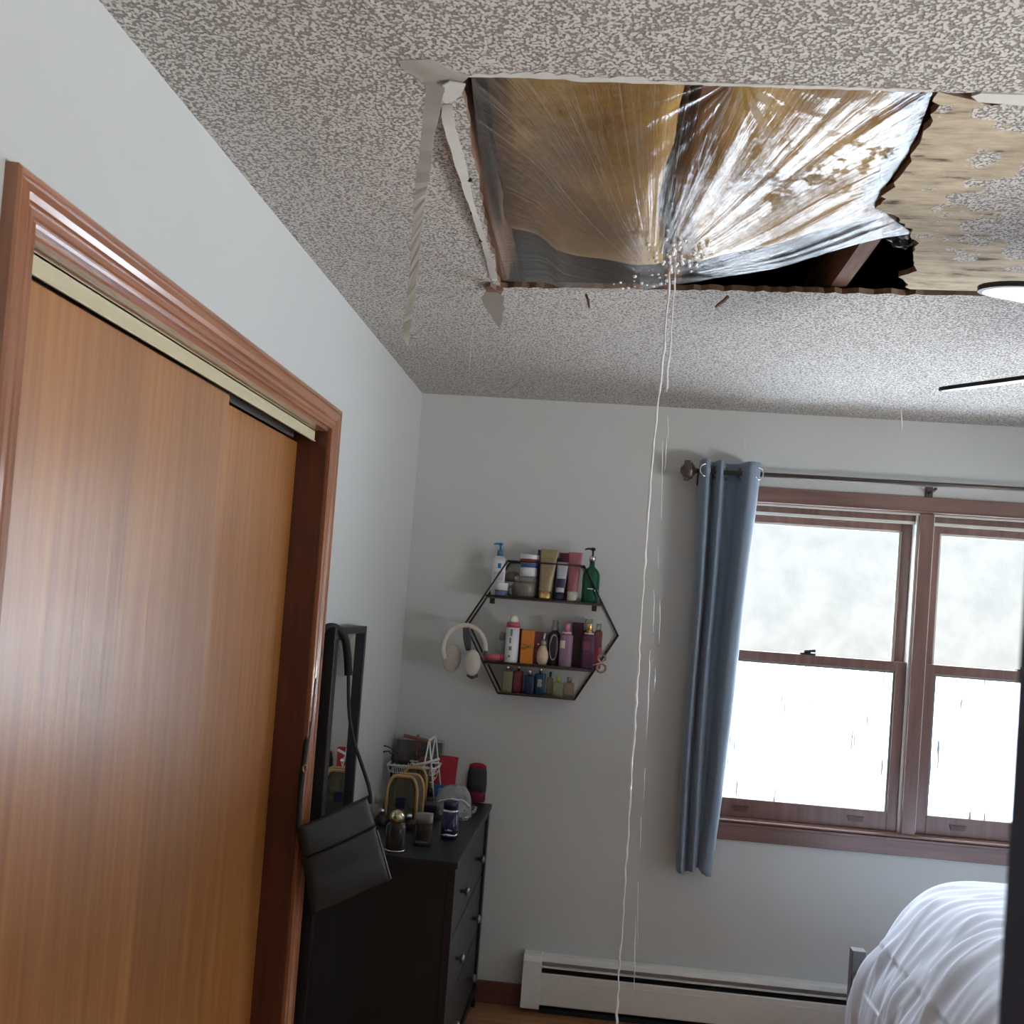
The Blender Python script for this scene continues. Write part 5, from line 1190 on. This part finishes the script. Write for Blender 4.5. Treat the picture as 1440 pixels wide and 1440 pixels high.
# clear zip bag with silvery crinkle
M_crk = glassy('crinkled_clear_vinyl', srgb(196, 200, 202), 0.50, 0.12)
o = dbase('clear_zip_bag', 636, 1146, 'crinkled clear plastic zip bag lying in the middle of the dresser top', 'plastic bag'); s_ = item_scale(o.location); x, y, z = o.location; w, h = 27 * s_, 43 * s_
def cz(u, v, f=1):
    a = (u - .5) * 2; prof = (1 - abs(a) ** 3.5) ** .4
    hh = h * v * (prof * (.86 + .14 * min(1, (u + .1) * 1.6)))
    return Vector((x + a * w, y - f * .030 * prof * (1 - v) ** .6 + .006 * noise.noise(Vector((u * 7, v * 6, 3 * f))), z + hh + .004 * noise.noise(Vector((u * 9, v * 9, f)))*v))
MB().grid(lambda u, v: cz(u, v), 30, 22, thick=lambda u, v: cz(u, v, -1)).build('bag_film', M_crk, o); 
MB().tube([cz(.06 + .88 * i / 14, .55) + Vector((0, -.004, 0)) for i in range(15)], .0026, 6).build('zip', WHT, o); MB().lathe([(.006, 0), (.006, .003)], (x - .002, y - .036, z + h * .52), 12).build('zip_slider', NVY, o)
# cream tape roll
o = dbase('tape_roll', 632, 1122, 'small cream cap-shaped roll standing between the red envelope and clear bag', 'roll'); s_ = item_scale(o.location); r_ = 5.5 * s_; hh = 30 * s_
lathe_part('roll_body', [(r_, 0), (r_, hh), (r_ * .9, hh + .002)], mcol('cream_roll', (202, 194, 172)), o); lathe_part('roll_core', [(r_ * .6, hh + .002), (r_ * .6, hh + .004)], mcol('core_brown', (120, 110, 96)), o)  # cream cylinder with a darker brown core disc on top
# silver chain bracelets
for k, (px, py, rr_, lab) in enumerate(((650, 1152, .024, 'larger loop of silver chain on the dresser, right of the clear bag'), (661, 1146, .021, 'smaller loop of silver chain nearest the right edge of the dresser'))):
    p = tp_(px, py); o = empty('chain_bracelet', tuple(p), lab, 'bracelet'); m_ = MB()
    for i in range(16):
        a = 2 * PI * i / 16; c = Vector((p.x + rr_ * math.cos(a), p.y + rr_ * 1.2 * math.sin(a), TZ + .006 + .020 * (0.5 + .5 * math.sin(a + k)) * (1 if i % 2 else .9)))
        m_.tube([c + Vector((.006 * math.cos(q * PI / 4) * math.cos(a + PI / 2), .006 * math.cos(q * PI / 4) * math.sin(a + PI / 2), .005 * math.sin(q * PI / 4))) for q in range(8)], .0016, 5, closed=True)
    m_.build('chain', SIL, o)
# dark cases behind the pouches
o = dbase('black_case', 606, 1152, 'small black case lying on the dresser between the pouch and the square perfume', 'case'); s_ = item_scale(o.location); x, y, z = o.location
box('case_body', (x - 18 * s_, y - .01, z), (x + 8 * s_, y + .05, z + 16 * s_), M_blackwood, o, .004); box('case_lid', (x - 18 * s_, y - .011, z + 16 * s_), (x + 8 * s_, y + .051, z + 21 * s_), mcol('charcoal_lid', (44, 42, 46)), o, .003)
